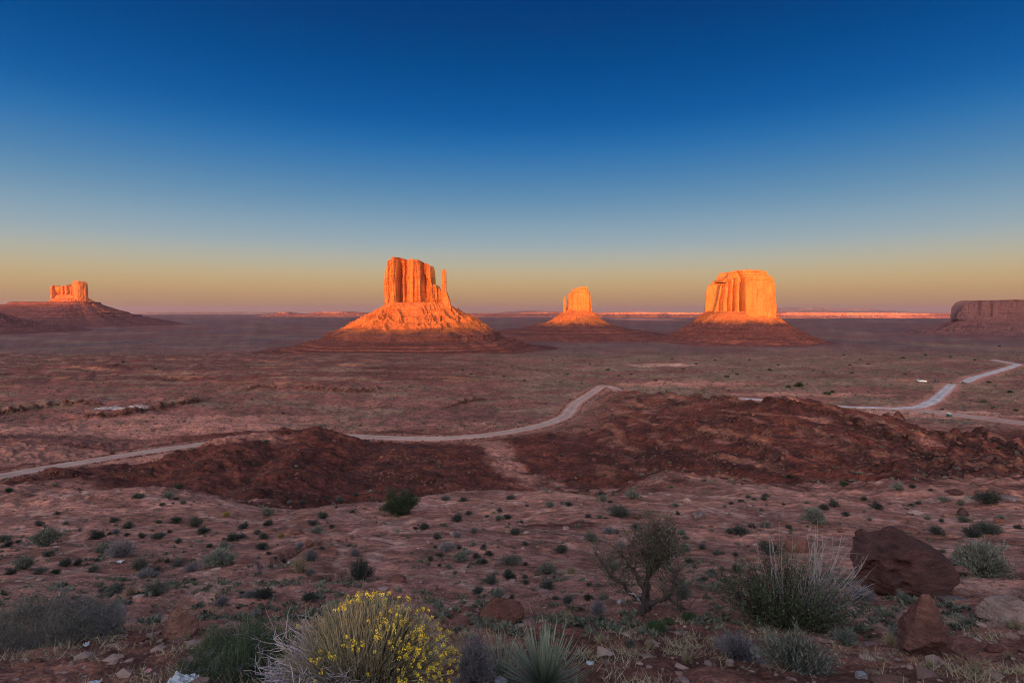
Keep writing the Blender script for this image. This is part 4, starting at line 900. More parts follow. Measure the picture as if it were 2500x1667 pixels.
M_ROCK2 = stone_mat('red_brown_sandstone', (.28, .13, .10), (.15, .065, .052), 2.6)
def P3(px, row): return on_ground(px, row)
def put_rock(name, label, px, row, wpx, hpx, mat, seed, sub=4, depth=.9, sink=.18, rough=.06, planes=None, rotz=0.0, tilt=0.0, cuts=14, keep=.62, category='rock', group=None, mod=None):
    p = P3(px, row); k = p[1] / F_PX; w = wpx * k; h = hpx * k
    size = (w / 2 * 1.12, w / 2 * depth, h * .62)
    V, F = rock(seed, size, sub, cuts, rough, planes, keep)
    if mod is not None: V = mod(V, size)
    V[:, 2] += -V[:, 2].min() - sink * h
    o = add(name, mk_mesh(name, V, F, sub < 4 or True), mat, loc=p + np.array([0, w / 2 * depth * .55, 0]), rot=(tilt, 0, rotz), label=label, category=category, group=group)
    o.location.z = float(ground_z(o.location.x, o.location.y)) - .02
    bpy.context.view_layer.update() if False else None
    try: o.data.shade_flat() if sub <= 2 else None
    except Exception: pass
    return o

def big_boulder(V, s):
    # weathered hollows in its left flank
    for cx, cy, cz, rr, dd in ((-.62, -.55, .02, .20, .20), (-.30, -.80, .22, .13, .12), (-.42, -.72, -.02, .11, .09), (-.16, -.86, .03, .08, .06), (-.52, -.62, .34, .12, .08), (-.72, -.4, -.3, .2, .16), (-.36, -.78, -.28, .10, .08), (-.60, -.6, .48, .09, .05), (-.05, -.88, .34, .05, .03)):
        c = np.array([cx * s[0], cy * s[1], cz * s[2]]); d = np.linalg.norm((V - c) / np.array([1.25, 1, .8]), axis=1)
        V[:, 1] += dd * s[0] * np.exp(-(d / (rr * s[0])) ** 4) * 1.3; V[:, 0] += .25 * dd * s[0] * np.exp(-(d / (rr * s[0])) ** 4)
    return V
put_rock('boulder', 'huge dark red boulder with hollowed left flank beside the leafy shrub', 2238, 1452, 254, 146, M_DARK, 501, 6, .8, .10, .06, mod=big_boulder, cuts=7, keep=.8,
         planes=[((.62, -.15, .78), .60), ((-.55, -.1, .83), .66), ((.1, -1, .25), .72), ((.9, -.2, .2), .80), ((.35, -.85, .4), .70)], category='boulder')
put_rock('boulder', 'steep pyramid-shaped red boulder standing before the huge dark boulder', 2288, 1606, 138, 148, M_ROCK2, 502, 6, .95, .10, .055, cuts=4, keep=.85,
         planes=[((-.75, -.5, .42), .50), ((.62, -.62, .48), .47), ((.2, .8, .5), .55), ((.9, .1, .42), .52), ((-.9, .2, .4), .55), ((-.1, -.75, -.65), .62)], category='boulder')
put_rock('boulder', 'pale pinkish rounded boulder cut by the right edge', 2475, 1517, 124, 70, M_PALE, 503, 5, .8, .2, .05, category='boulder')
put_rock('boulder', 'small pointed red boulder with a pale top behind the green broom shrub', 425, 1556, 86, 78, M_TAN, 504, 5, .9, .14, .04, cuts=3, keep=.85, planes=[((-.75, -.45, .48), .42), ((.68, -.5, .52), .42), ((.1, .85, .5), .42), ((0, -.9, .4), .5)], category='boulder')
put_rock('boulder', 'smooth rounded red boulder half sunk between the yellow bush and the gnarled tree', 1222, 1515, 106, 62, M_RED, 505, 4, .8, .25, .05, category='boulder')
put_rock('boulder', 'dark red block under the left edge of the leafy shrub', 1950, 1348, 60, 48, M_RED, 506, 4, .9, .2, .05, category='boulder')
# (zoom-scale positions in four surveyed windows)
def Aq(x, y): return (x / 3.22, 1180 + y / 3.22)
def Bq(x, y): return (550 + x / 3.22, 1180 + y / 3.22)
def Cq(x, y): return (1100 + x / 3.22, 1180 + y / 3.22)
def Dq(x, y): return (1700 + x / 2.94, 1180 + y / 2.94)
ROCKS = [(Bq, 570, 400, 90, 40, 'r'), (Bq, 855, 555, 52, 34, 'r'), (Bq, 1350, 775, 168, 50, 'r'), (Bq, 1870, 697, 62, 40, 'p'), (Bq, 650, 505, 80, 60, 'r'), (Bq, 135, 627, 88, 44, 'r'),
         (Cq, 1860, 150, 64, 44, 'p'), (Cq, 1950, 275, 120, 84, 'g'), (Cq, 1470, 278, 84, 46, 'd'), (Cq, 1650, 288, 90, 44, 't'), (Cq, 100, 702, 50, 40, 'p'), (Cq, 1370, 1192, 90, 36, 'p'), (Cq, 1570, 1368, 112, 34, 'p'),
         (Cq, 1640, 1262, 54, 24, 'p'), (Cq, 1460, 1380, 40, 22, 'p'), (Dq, 1865, 88, 112, 46, 'd'), (Dq, 2010, 132, 130, 50, 'p'), (Dq, 2270, 134, 150, 50, 'g'), (Dq, 1930, 236, 84, 66, 'd'), (Dq, 1590, 222, 104, 34, 'p'),
         (Dq, 1800, 242, 64, 32, 't'), (Dq, 1195, 400, 84, 84, 'd'), (Dq, 1042, 352, 60, 40, 'r'), (Dq, 1500, 352, 230, 40, 'r'), (Dq, 1860, 388, 110, 36, 't'), (Dq, 2190, 282, 84, 40, 'r'), (Dq, 720, 500, 130, 80, 'r'),
         (Dq, 1855, 800, 110, 50, 't'), (Dq, 1870, 838, 210, 36, 'g'), (Dq, 975, 1200, 60, 30, 'p'), (Dq, 1015, 1305, 46, 36, 'd'), (Dq, 505, 1390, 90, 50, 'r'), (Dq, 2170, 1215, 120, 66, 'r'), (Dq, 2140, 835, 140, 30, 't'),
         (Dq, 1500, 1440, 330, 50, 't'), (Aq, 200, 1410, 60, 46, 'p'), (Aq, 275, 1412, 90, 50, 'r'), (Aq, 318, 1372, 42, 32, 'p'), (Aq, 360, 1376, 36, 26, 'p'), (Aq, 50, 1320, 70, 36, 'r'), (Aq, 1080, 1250, 140, 90, 'r'),
         (Aq, 600, 1280, 110, 66, 'd'), (Aq, 880, 1330, 80, 30, 'd'), (Aq, 920, 1220, 120, 40, 'p'), (Aq, 960, 1100, 36, 26, 'p'), (Aq, 1905, 630, 90, 46, 'r'), (Aq, 1110, 1262, 50, 30, 'p'), (Aq, 1510, 1034, 30, 16, 'p'), (Aq, 660, 1375, 50, 26, 'r'), (Aq, 1330, 1010, 110, 20, 'p')]
MATS = {'r': M_RED, 'd': M_DARK, 'p': M_PALE, 'g': M_GREY, 't': M_TAN}
RWORD = {'r': 'red sandstone rock', 'd': 'dark varnished rock', 'p': 'pale pinkish rock', 'g': 'grey slab of rock', 't': 'tan red rock'}
LAND = [('the leafy green juniper', 975, 1225), ('the gnarled bare juniper', 1575, 1420), ('the huge dark boulder', 2225, 1380), ('the pyramid-shaped boulder', 2275, 1520), ('the yellow-flowered bush', 900, 1560),
        ('the spiky yucca', 1310, 1600), ('the green broom shrub', 520, 1580), ('the small pointed boulder', 425, 1530), ('the leafy shrub', 1930, 1420), ('the left edge', 0, 1350), ('the right edge', 2500, 1300), ('the grey thicket', 90, 1500)]
ORD = ['nearest', 'second nearest', 'third nearest', 'fourth nearest', 'fifth nearest', 'sixth nearest', 'seventh nearest', 'eighth nearest', 'ninth nearest', 'tenth nearest', 'eleventh nearest', 'twelfth nearest'] + ['%dth nearest' % k for k in range(13, 200)]
def landmark_labels(items, words, LAND=LAND):
    """items = [(px, row, type)]: each is told apart by its rank of nearness, among its kind, to a landmark"""
    out = []
    for i, (x, y, t) in enumerate(items):
        best = None
        for nm, lx, ly in LAND:
            d = math.hypot(x - lx, y - ly)
            rank = sum(1 for k, (a, b, u) in enumerate(items) if u == t and math.hypot(a - lx, b - ly) < d)
            if best is None or (rank, d) < best[0]: best = ((rank, d), nm)
        out.append('%s, the %s one to %s' % (words[t], ORD[best[0][0]], best[1]))
    return out
ritems = [(*f(x, y), t) for f, x, y, w, h, t in ROCKS]
for k, ((f, x, y, w, h, t), lb) in enumerate(zip(ROCKS, landmark_labels(ritems, RWORD))):
    sc = 2.94 if f is Dq else 3.22; px, row = f(x, y)
    put_rock('rock', lb, px, row, w / sc, h / sc, MATS[t], 600 + k, 3 if w < 60 else 4, .8, .22, .05, rotz=random.uniform(-.5, .5), group='loose rocks on the slope', cuts=16, keep=.5)

# ------------------------------------------------------------------ shrubs
M_SAGE = plant_mat('dark_sage', (.018, .022, .019), (.082, .088, .072)); M_GREYSAGE = plant_mat('grey_sage', (.055, .058, .046), (.185, .183, .145)); M_TWIG = plant_mat('grey_twigs', (.075, .062, .066), (.27, .235, .24))
M_YELLOW = plant_mat('yellow_tuft', (.20, .13, .035), (.42, .31, .10)); M_DRY = plant_mat('dry_grass', (.20, .145, .085), (.46, .36, .23)); M_BROOM = plant_mat('green_broom', (.025, .045, .018), (.10, .135, .06))
M_BARK = plant_mat('bark', (.035, .025, .022), (.125, .09, .08)); M_DEAD = plant_mat('dead_wood', (.13, .11, .108), (.32, .28, .275)); M_JUN = plant_mat('juniper_green', (.018, .030, .016), (.075, .10, .048)); M_LEAF = plant_mat('shrub_leaf', (.035, .055, .022), (.13, .165, .075))
SMAT = {'d': M_SAGE, 'g': M_GREYSAGE, 'p': M_TWIG, 'y': M_YELLOW, 't': M_DRY, 'e': M_BROOM}

def stems(rg, n, R, H, k=5, lean=1.0, base=.12, droop=.15, wob=.05):
    a = rg.uniform(0, 2 * np.pi, n); u = np.sqrt(rg.uniform(0, 1, n)) * lean
    ex = np.cos(a) * u * R; ey = np.sin(a) * u * R; ez = H * np.sqrt(np.clip(1 - (u * .92) ** 2, .04, 1)) * rg.uniform(.7, 1.05, n)
    t = np.linspace(0, 1, k)[None]
    b = base * rg.uniform(.2, 1, n) * R
    X = (np.cos(a) * b)[:, None] + ((ex - np.cos(a) * b)[:, None]) * t ** 1.15; Y = (np.sin(a) * b)[:, None] + ((ey - np.sin(a) * b)[:, None]) * t ** 1.15
    Z = ez[:, None] * (t ** .85) - droop * u[:, None] * t ** 3 * H * .5
    P = np.stack([X, Y, Z], -1); P[:, 1:] += rg.normal(size=(n, k - 1, 3)) * wob * R * t[:, 1:, None]
    P[..., 2] = np.maximum(P[..., 2], 0.0 if base < 9 else 0); return P

def shrub_mesh(kind, seed, dens=1.0):
    rg = np.random.default_rng(seed); mb = MB()
    if kind in 'dg':
        S = stems(rg, int(110 * dens), .92, 1.0, 5); nS = len(S)
        S = S * (1 + .42 * noise3(S[:, -1, 0] * 2.6, S[:, -1, 1] * 2.6, S[:, -1, 2] * 2.6, seed))[:, None, None]
        tubes(mb, S, np.linspace(.016, .005, 5)[None].repeat(nS, 0), 3, rg.uniform(.1, .4, nS))
        n = int(3000 * dens); i = rg.integers(0, nS, n); t = rg.uniform(.35, 1.0, n) ** .7 * 3.999; j = t.astype(int); f = (t - j)[:, None]
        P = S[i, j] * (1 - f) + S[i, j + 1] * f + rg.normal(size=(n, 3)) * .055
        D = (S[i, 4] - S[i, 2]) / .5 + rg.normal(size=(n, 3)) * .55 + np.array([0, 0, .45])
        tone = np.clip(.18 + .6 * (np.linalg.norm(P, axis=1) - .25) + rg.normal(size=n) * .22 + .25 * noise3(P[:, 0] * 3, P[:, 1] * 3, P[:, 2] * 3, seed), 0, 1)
        leaves(mb, P, D, rg.uniform(.08, .17, n), rg.uniform(.022, .04, n), rg, tone)
    elif kind == 'p':
        S = stems(rg, int(420 * dens), 1.0, 1.0, 5, wob=.07); tubes(mb, S, np.linspace(.014, .004, 5)[None].repeat(len(S), 0), 3, rg.uniform(0, 1, len(S)) ** 1.3)
        T = S[rg.integers(0, len(S), int(700 * dens))]; q = T[:, 3]; D = T[:, 4] - T[:, 3] + rg.normal(size=q.shape) * .16
        leaves(mb, q, D, rg.uniform(.15, .4, len(q)), .012, rg, rg.uniform(.2, 1, len(q)))
    else:
        n = int({'y': 700, 't': 260, 'e': 1500}[kind] * dens); S = stems(rg, n, {'y': .9, 't': .8, 'e': .95}[kind], 1.0, 4, base={'y': .25, 't': .3, 'e': .75}[kind], wob=.04, droop={'y': .1, 't': .35, 'e': .1}[kind])
        tubes(mb, S, np.linspace(1, .25, 4)[None].repeat(n, 0) * {'y': .014, 't': .011, 'e': .010}[kind], 3, np.clip(rg.normal(.5, .28, n), 0, 1))
    return mb.mesh('shrub_' + kind)
PROTO = {k: [shrub_mesh(k, 700 + 10 * i + ord(k)) for i in range(n)] for k, n in (('d', 5), ('g', 4), ('p', 3), ('y', 2), ('t', 3), ('e', 2))}

SHRUBS = []
def S_(f, txt):
    sc = 2.94 if f is Dq else 3.22
    for q in txt.split():
        a = q.split(','); px, row = f(float(a[0]), float(a[1])); SHRUBS.append((px, row, float(a[2]) / sc, a[3]))
S_(Aq, '290,340,130,d 505,330,50,g 880,310,90,d 985,360,140,d 990,415,70,d 1100,435,80,d 1230,440,100,d 1325,390,50,d 1390,475,105,d 1575,400,120,d 1520,345,130,g 1365,315,130,d 1240,315,60,d 740,440,100,d 290,510,220,g 355,580,150,d 900,590,200,p 780,560,140,g '
       '60,720,100,d 150,680,160,g 290,715,130,g 420,710,70,d 490,655,90,d 595,645,110,d 710,700,110,g 1070,690,170,g 1120,750,90,p 1220,690,60,d 1305,625,60,d 1690,655,260,g 1490,700,160,p 1510,775,80,d 860,900,200,d 1750,515,100,g 1770,260,80,y 1265,180,40,d 1375,130,40,d 1310,115,120,g 1090,120,90,d 1720,970,120,p 1190,880,200,g 1000,890,110,t 780,860,90,d 440,250,40,d 40,500,70,d 130,470,60,d 690,960,150,t 900,970,120,g 1460,1240,60,t 1190,1270,110,t')
S_(Bq, '760,280,140,d 690,330,100,d 710,395,120,g 600,165,80,d 895,155,90,g 780,140,40,d 870,195,35,d 995,235,70,d 1160,140,70,g 1180,85,40,d 1215,150,35,d 1025,105,70,d 435,430,55,y 270,520,150,d 290,440,80,d 660,610,150,p 580,520,80,p 450,625,80,d 1010,575,130,p 755,520,50,d 1050,770,250,d 1560,370,110,d '
       '1820,305,110,d 1720,340,50,g 1910,250,60,d 1660,445,90,d 1820,430,80,p 1950,490,60,g 2030,520,80,d 1850,620,150,g 1970,590,80,d 2030,635,90,d 1600,615,80,d 1680,580,80,d 1740,540,110,p 1990,860,110,d 650,930,150,d 290,915,140,d 1725,140,80,g 1870,145,60,d 1680,655,40,d 1750,665,60,g 130,360,130,d 325,335,110,d 320,265,120,g 240,405,100,g 40,455,110,d 20,640,80,d 560,710,150,t 180,900,130,p 1700,1110,120,t 230,1060,110,p')
S_(Cq, '100,145,60,d 385,225,60,d 445,285,80,d 470,130,80,d 600,185,50,d 780,190,130,g 930,180,70,d 1190,100,65,d 1205,145,70,g 1255,155,40,d 1440,130,100,g 1085,270,60,d 1220,280,55,d 1340,270,170,d 510,410,110,d 590,490,85,d 1000,350,80,g 1110,460,130,g 1250,400,100,p 1380,405,60,y 1465,375,80,d 1820,410,100,g 1775,185,60,g 1790,250,50,d '
       '1855,445,50,g 1985,520,90,d 1845,545,90,g 1885,630,85,d 875,560,130,d 475,645,130,g 590,645,50,d 310,790,170,d 215,870,110,d 455,755,110,d 590,800,65,d 765,835,120,d 925,950,130,d 1085,920,80,d 1165,1050,230,p 825,915,55,d 950,715,110,t 1290,690,150,g 1620,1170,150,e 1730,1110,150,e 1890,1090,170,e 2050,740,90,g 930,1090,150,t 1190,1270,130,t 1420,1300,150,g 1580,1310,110,t 1870,1440,140,t 1840,910,130,g 380,900,150,g 1310,400,60,p 1340,510,110,p 760,720,130,g 380,295,70,g')
S_(Dq, '505,100,70,d 490,125,50,d 325,135,60,d 255,150,45,d 630,155,40,d 470,200,45,d 800,150,50,g 930,195,80,d 1000,170,80,d 1215,130,55,d 1315,190,130,d 1085,240,50,d 1250,270,65,g 505,325,85,g 405,325,70,d 325,370,115,d 670,330,85,d 1470,65,85,g 1565,40,60,d 1690,60,35,d 1790,135,85,g 1600,155,50,d 1910,160,60,g 2140,150,200,d 1770,280,60,d 1940,280,80,g '
       '2200,270,80,g 2130,370,120,d 1740,370,120,d 2020,390,170,d 2330,330,60,d 155,520,90,g 120,660,100,d 550,520,180,d 880,300,200,g 1850,590,90,d 1440,1100,120,p 1990,1020,130,g 1780,500,60,g 1520,870,180,g 320,1230,240,t 320,1250,200,p 2320,1060,120,t 1420,1180,130,t 1700,1330,120,t 2050,1380,200,t 1220,850,160,p 300,640,110,d 1090,1170,190,g 2260,1260,120,t')
rs = random.Random(5)
for a_ in rs.sample(SHRUBS, 84):      # smaller ones growing beside them
    q_ = (a_[0] + rs.choice((-1, 1)) * rs.uniform(16, 46), a_[1] + rs.uniform(-14, 16), rs.uniform(9, 26) * (1 if a_[1] > 1300 else .7), rs.choice('ddddggpgt'))
    if 0 < q_[0] < 2500 and 1215 < q_[1] < 1560: SHRUBS.append(q_)
BIGS = [(2428, 1410, 150, 'g', 1.0), (1965, 1645, 150, 'g', 1.0), (1815, 1612, 118, 'p', 1.0)]
SWORD = {'d': 'dark green sagebrush mound', 'g': 'grey-green bushy sagebrush', 'p': 'bare purplish-grey twiggy shrub', 'y': 'small round yellow tuft', 't': 'dry straw-coloured grass tuft', 'e': 'upright dark green broom clump'}
SNAME = {'d': 'sagebrush', 'g': 'sagebrush', 'p': 'twiggy_shrub', 'y': 'yellow_tuft', 't': 'grass_tuft', 'e': 'broom_clump'}
SCAT = {'d': 'shrub', 'g': 'shrub', 'p': 'shrub', 'y': 'tuft', 't': 'grass tuft', 'e': 'shrub'}
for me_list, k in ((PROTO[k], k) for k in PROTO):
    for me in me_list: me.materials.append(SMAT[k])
def put_shrub(px, row, w, t, label, i, hscale=None):
    p = P3(px, row); wd = 1.15 * w * p[1] / F_PX; me = PROTO[t][i % len(PROTO[t])]
    wd *= random.choice((.75, .9, 1.0, 1.1, 1.3)); h = wd * (hscale or {'d': .42, 'g': .5, 'p': .6, 'y': .6, 't': .7, 'e': .42}[t] * random.uniform(.88, 1.2))
    o = add(SNAME[t], me, label=label, category=SCAT[t], group='shrubs and tufts scattered over the slope', loc=(p[0], p[1] + wd * .25, 0), rot=(0, 0, random.uniform(0, 6.28)), scale=(wd / 2 * random.uniform(.85, 1.2), wd / 2 * random.uniform(.7, 1.1), h))
    o.location.z = float(ground_z(o.location.x, o.location.y)) - .03 * h; return o
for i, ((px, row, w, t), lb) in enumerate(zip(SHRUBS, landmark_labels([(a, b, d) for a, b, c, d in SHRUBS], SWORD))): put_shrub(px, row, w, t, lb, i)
for (px, row, w, t, hs), lb in zip(BIGS, ('large pale grey-green bush at the right edge level with the dark boulder', 'bluish grey-green bush low in front of the leafy shrub', 'straw-topped twiggy bush in front of the leafy shrub')):
    put_shrub(px, row, w, t, lb, 1, .62)
# ------------------------------------------------------------------ larger plants
def frame_at(px, row, dy=0.0):
    p = P3(px, row); q = np.array([p[0], p[1] + dy, 0]); q[2] = float(ground_z(q[0], q[1])); return q, q[1] / F_PX

def limb(mb, pts, r0, r1, k=14, jit=.0, tone=.4, sides=7, rg=rng):
    pts = np.array(pts, float); d = np.concatenate([[0], np.cumsum(np.linalg.norm(np.diff(pts, axis=0), axis=1))])
    t = np.linspace(0, d[-1], k); P = np.stack([np.interp(t, d, pts[:, i]) for i in range(3)], 1)
    P[1:-1] = (P[:-2] + 2 * P[1:-1] + P[2:]) / 4
    P[1:-1] += rg.normal(size=(k - 2, 3)) * jit
    R = np.linspace(r0, r1, k) * (1 + .18 * rg.normal(size=k)); R = np.maximum(R, r1 * .7)
    tubes(mb, P[None], R[None], sides, np.array([tone])); return P

def twigs(mb, P, n, L, r, rg, up=.3, spread=1.0, tone=(.2, .8), lo=.35):
    """n crooked twigs off the polyline P; returns them"""
    i = rg.integers(int(lo * (len(P) - 1)), len(P), n); B = P[i]
    D = rg.normal(size=(n, 3)) * spread + np.array([0, 0, up]); D /= np.linalg.norm(D, axis=1, keepdims=True)
    k = 5; T = np.zeros((n, k, 3)); T[:, 0] = B; l = L * rg.uniform(.5, 1.2, n)[:, None] / (k - 1)
    for j in range(1, k):
        D = D + rg.normal(size=(n, 3)) * .35 + np.array([0, 0, .06]); D /= np.linalg.norm(D, axis=1, keepdims=True); T[:, j] = T[:, j - 1] + D * l
    tubes(mb, T, np.linspace(r, r * .35, k)[None].repeat(n, 0), 3, rg.uniform(*tone, n)); return T

# gnarled juniper, mostly bare
p, k = frame_at(1578, 1492); rg = np.random.default_rng(21)
jt = thing('juniper_tree', p, 'gnarled half-bare juniper tree with twisted limbs left of the leafy shrub', 'tree')
def J(pts, dys): return [((x - 1530) / 3.22 * k, dy, (1005 - z) / 3.22 * k) for (x, z), dy in zip(pts, dys)]
tr = MB(); L_ = []
limb(tr, J([(1530, 1030), (1522, 960), (1512, 900), (1525, 790), (1545, 680), (1548, 600)], [0, 0, 0, .05, .02, .05]), .085, .045, 18, .016, .25, 9, rg)
limb(tr, J([(1560, 1025), (1548, 950), (1545, 860), (1560, 760), (1580, 690)], [.06, .08, .1, .15, .2]), .06, .035, 14, .016, .3, 8, rg)
limb(tr, J([(1490, 1020), (1495, 950), (1505, 880), (1520, 800)], [-.05, -.06, -.04, 0]), .08, .05, 10, .01, .25, 7, rg)
L_.append(limb(tr, J([(1500, 930), (1440, 880), (1370, 830), (1330, 740), (1240, 695), (1190, 620), (1150, 540), (1115, 505)], [0, -.05, -.1, -.2, -.25, -.3, -.3, -.3]), .062, .016, 22, .016, .4, 6, rg))
L_.append(limb(tr, J([(1512, 850), (1450, 720), (1400, 650), (1350, 600), (1330, 560)], [0, .1, .2, .25, .3]), .05, .012, 16, .014, .5, 6, rg))
L_.append(limb(tr, J([(1545, 945), (1620, 905), (1690, 870), (1722, 800), (1725, 720), (1755, 640)], [0, -.1, -.15, -.2, -.2, -.15]), .062, .014, 20, .014, .35, 6, rg))
L_.append(limb(tr, J([(1690, 868), (1740, 900), (1790, 930), (1830, 925)], [-.15, -.25, -.3, -.35]), .03, .008, 10, .012, .4, 5, rg))
L_.append(limb(tr, J([(1562, 745), (1620, 640), (1660, 530), (1690, 440), (1700, 380)], [.12, .1, .05, .0, 0]), .05, .011, 16, .014, .35, 6, rg))
L_.append(limb(tr, J([(1548, 620), (1575, 520), (1610, 430), (1620, 360)], [.05, .1, .15, .2]), .045, .010, 14, .014, .4, 6, rg))
L_.append(limb(tr, J([(1546, 640), (1520, 560), (1480, 490), (1420, 440), (1390, 420)], [.02, -.1, -.15, -.2, -.2]), .045, .009, 14, .014, .5, 6, rg))
L_.append(limb(tr, J([(1580, 690), (1650, 640), (1720, 590), (1750, 520)], [.2, .25, .3, .3]), .04, .010, 12, .012, .5, 6, rg))
add('trunk', tr.mesh('juniper_trunk'), M_BARK, jt)
tw = MB(); TT = [twigs(tw, P, int(n * 1.35), .6, .009, rg) for P, n in zip(L_, (70, 60, 70, 14, 150, 150, 90, 120))]
add('twigs', tw.mesh('juniper_twigs'), M_BARK, jt)
d0 = MB(); limb(d0, J([(1475, 930), (1450, 870), (1410, 815), (1370, 800), (1350, 808)], [-.1, -.2, -.25, -.3, -.3]), .03, .012, 12, .008, .8, 6, rg)
add('dead_branch', d0.mesh('juniper_dead_branch'), M_DEAD, jt); dd = MB()
twigs(dd, L_[4], 26, .5, .007, rg, tone=(.4, 1)); twigs(dd, L_[7], 30, .5, .007, rg, tone=(.4, 1)); add('dead_twigs', dd.mesh('juniper_dead_twigs'), M_DEAD, jt)
cr = MB()
for T, n, ok in zip(TT, (650, 120, 330, 0, 950, 950, 90, 620), (0, 0, 0, 0, 0, 0, 0, 0)):
    if n:
        i = rg.integers(0, len(T), n); i = np.where(rg.uniform(size=n) < .7, i - i % 3, i); j = rg.integers(2, 5, n); P = T[i, j] + rg.normal(size=(n, 3)) * .035
        leaves(cr, P, rg.normal(size=(n, 3)) + np.array([0, 0, .3]), rg.uniform(.03, .07, n), rg.uniform(.015, .03, n), rg, np.clip(rg.normal(.5, .3, n), 0, 1))
add('crown', cr.mesh('juniper_crown'), M_JUN, jt)

# leafy juniper on the slope's brow
p, k = frame_at(975, 1257); rg = np.random.default_rng(22)
jl = thing('juniper_tree', p, 'dense green bushy juniper tree on the brow of the sandy slope', 'tree')
tr = MB(); cr = MB(); W2 = 88 * k / 2; H2 = 84 * k
for i in range(26):
    a = rg.uniform(0, 6.28); u = rg.uniform(.1, 1) ** .7; top = H2 * rg.uniform(.35, 1) * (1.05 - .55 * u)
    e = np.array([math.cos(a) * u * W2 * .9, math.sin(a) * u * W2 * .8, top])
    if i == 0: e = np.array([-W2 * 1.0, 0, H2 * .28])
    if i == 1: e = np.array([W2 * .95, -.1, H2 * .5])
    P = limb(tr, [(rg.normal() * .06, rg.normal() * .06, -.05), e * np.array([.3, .3, .4]), e * np.array([.7, .7, .72]), e], .06, .015, 10, .03, .4, 5, rg)
    for c in range(9):
        q = P[rg.integers(4, 10)] + rg.normal(size=3) * np.array([.20, .20, .16]); n = 130; cl = rg.normal(size=(n, 3)) * np.array([.13, .13, .12]) + q
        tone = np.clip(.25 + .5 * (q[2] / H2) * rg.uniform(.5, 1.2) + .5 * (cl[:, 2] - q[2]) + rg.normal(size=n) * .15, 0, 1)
        leaves(cr, cl, rg.normal(size=(n, 3)) + np.array([0, 0, .8]) + (cl - q) * 5, rg.uniform(.08, .16, n), rg.uniform(.03, .055, n), rg, tone)
add('trunk', tr.mesh('leafy_juniper_trunk'), M_BARK, jl); add('crown', cr.mesh('leafy_juniper_crown'), M_JUN, jl)

# leafy shrub beside the boulder
p, k = frame_at(1915, 1528); rg = np.random.default_rng(23)
ls = thing('leafy_shrub', p, 'large leafy green shrub with bare branches left of the huge dark boulder', 'shrub')
W2 = 196 * k; H2 = 188 * k; st = MB(); lf = MB(); dd = MB()
S = stems(rg, 240, W2, H2, 7, wob=.05, base=.35); tubes(st, S, np.linspace(.013, .003, 7)[None].repeat(len(S), 0), 3, rg.uniform(0, .5, len(S)))
T = [twigs(st, s, 6, .32, .0035, rg, tone=(0, .5)) for s in S]; T = np.concatenate(T)
n = 15000; i = rg.integers(0, len(T), n); dens = noise3(T[i, 2, 0] * 2.2, T[i, 2, 1] * 2.2, T[i, 2, 2] * 2.2, 5); keep = rg.uniform(-.75, .75, n) < dens + .12; i = i[keep]; n = len(i)
P = T[i, rg.integers(1, 5, n)] + rg.normal(size=(n, 3)) * .03
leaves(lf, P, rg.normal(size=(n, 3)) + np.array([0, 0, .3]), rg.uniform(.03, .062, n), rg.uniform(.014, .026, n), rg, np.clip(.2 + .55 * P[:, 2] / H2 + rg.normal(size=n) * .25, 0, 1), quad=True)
def fan(n, bx, tip, rad, sp, rg):
    B = np.array([bx * k, -.1, .12]) + rg.normal(size=(n, 3)) * np.array([.08, .08, .02]); E = np.array([tip[0] * k, -.15, tip[1] * k]) + rg.normal(size=(n, 3)) * np.array(sp)
    t = np.linspace(0, 1, 7)[None, :, None]; Q = B[:, None] * (1 - t) + E[:, None] * t; Q[..., 0] += (np.sin(t[..., 0] * 2.2) * rg.normal(size=(n, 1)) * .08); Q[:, 1:] += rg.normal(size=(n, 6, 3)) * .018
    tubes(dd, Q, np.linspace(rad, rad * .3, 7)[None].repeat(n, 0), 4, rg.uniform(.2, 1, n)); return Q
Q = fan(48, 55, (75, 195), .010, (.36, .3, .22), rg); [twigs(dd, q, 4, .3, .004, rg, up=.8, spread=.6, tone=(.3, 1)) for q in Q]
Q = fan(40, 60, (165, 110), .008, (.18, .25, .35), rg); [twigs(dd, q, 3, .25, .0035, rg, up=.4, spread=.6, tone=(.3, 1)) for q in Q]
Q = fan(9, -10, (-35, 235), .010, (.22, .2, .14), rg); [twigs(st, q, 5, .3, .004, rg, up=.8, tone=(0, .3)) for q in Q]
add('stems', st.mesh('leafy_shrub_stems'), M_BARK, ls); add('leaves', lf.mesh('leafy_shrub_leaves'), M_LEAF, ls); add('dead_branches', dd.mesh('leafy_shrub_dead'), M_DEAD, ls)

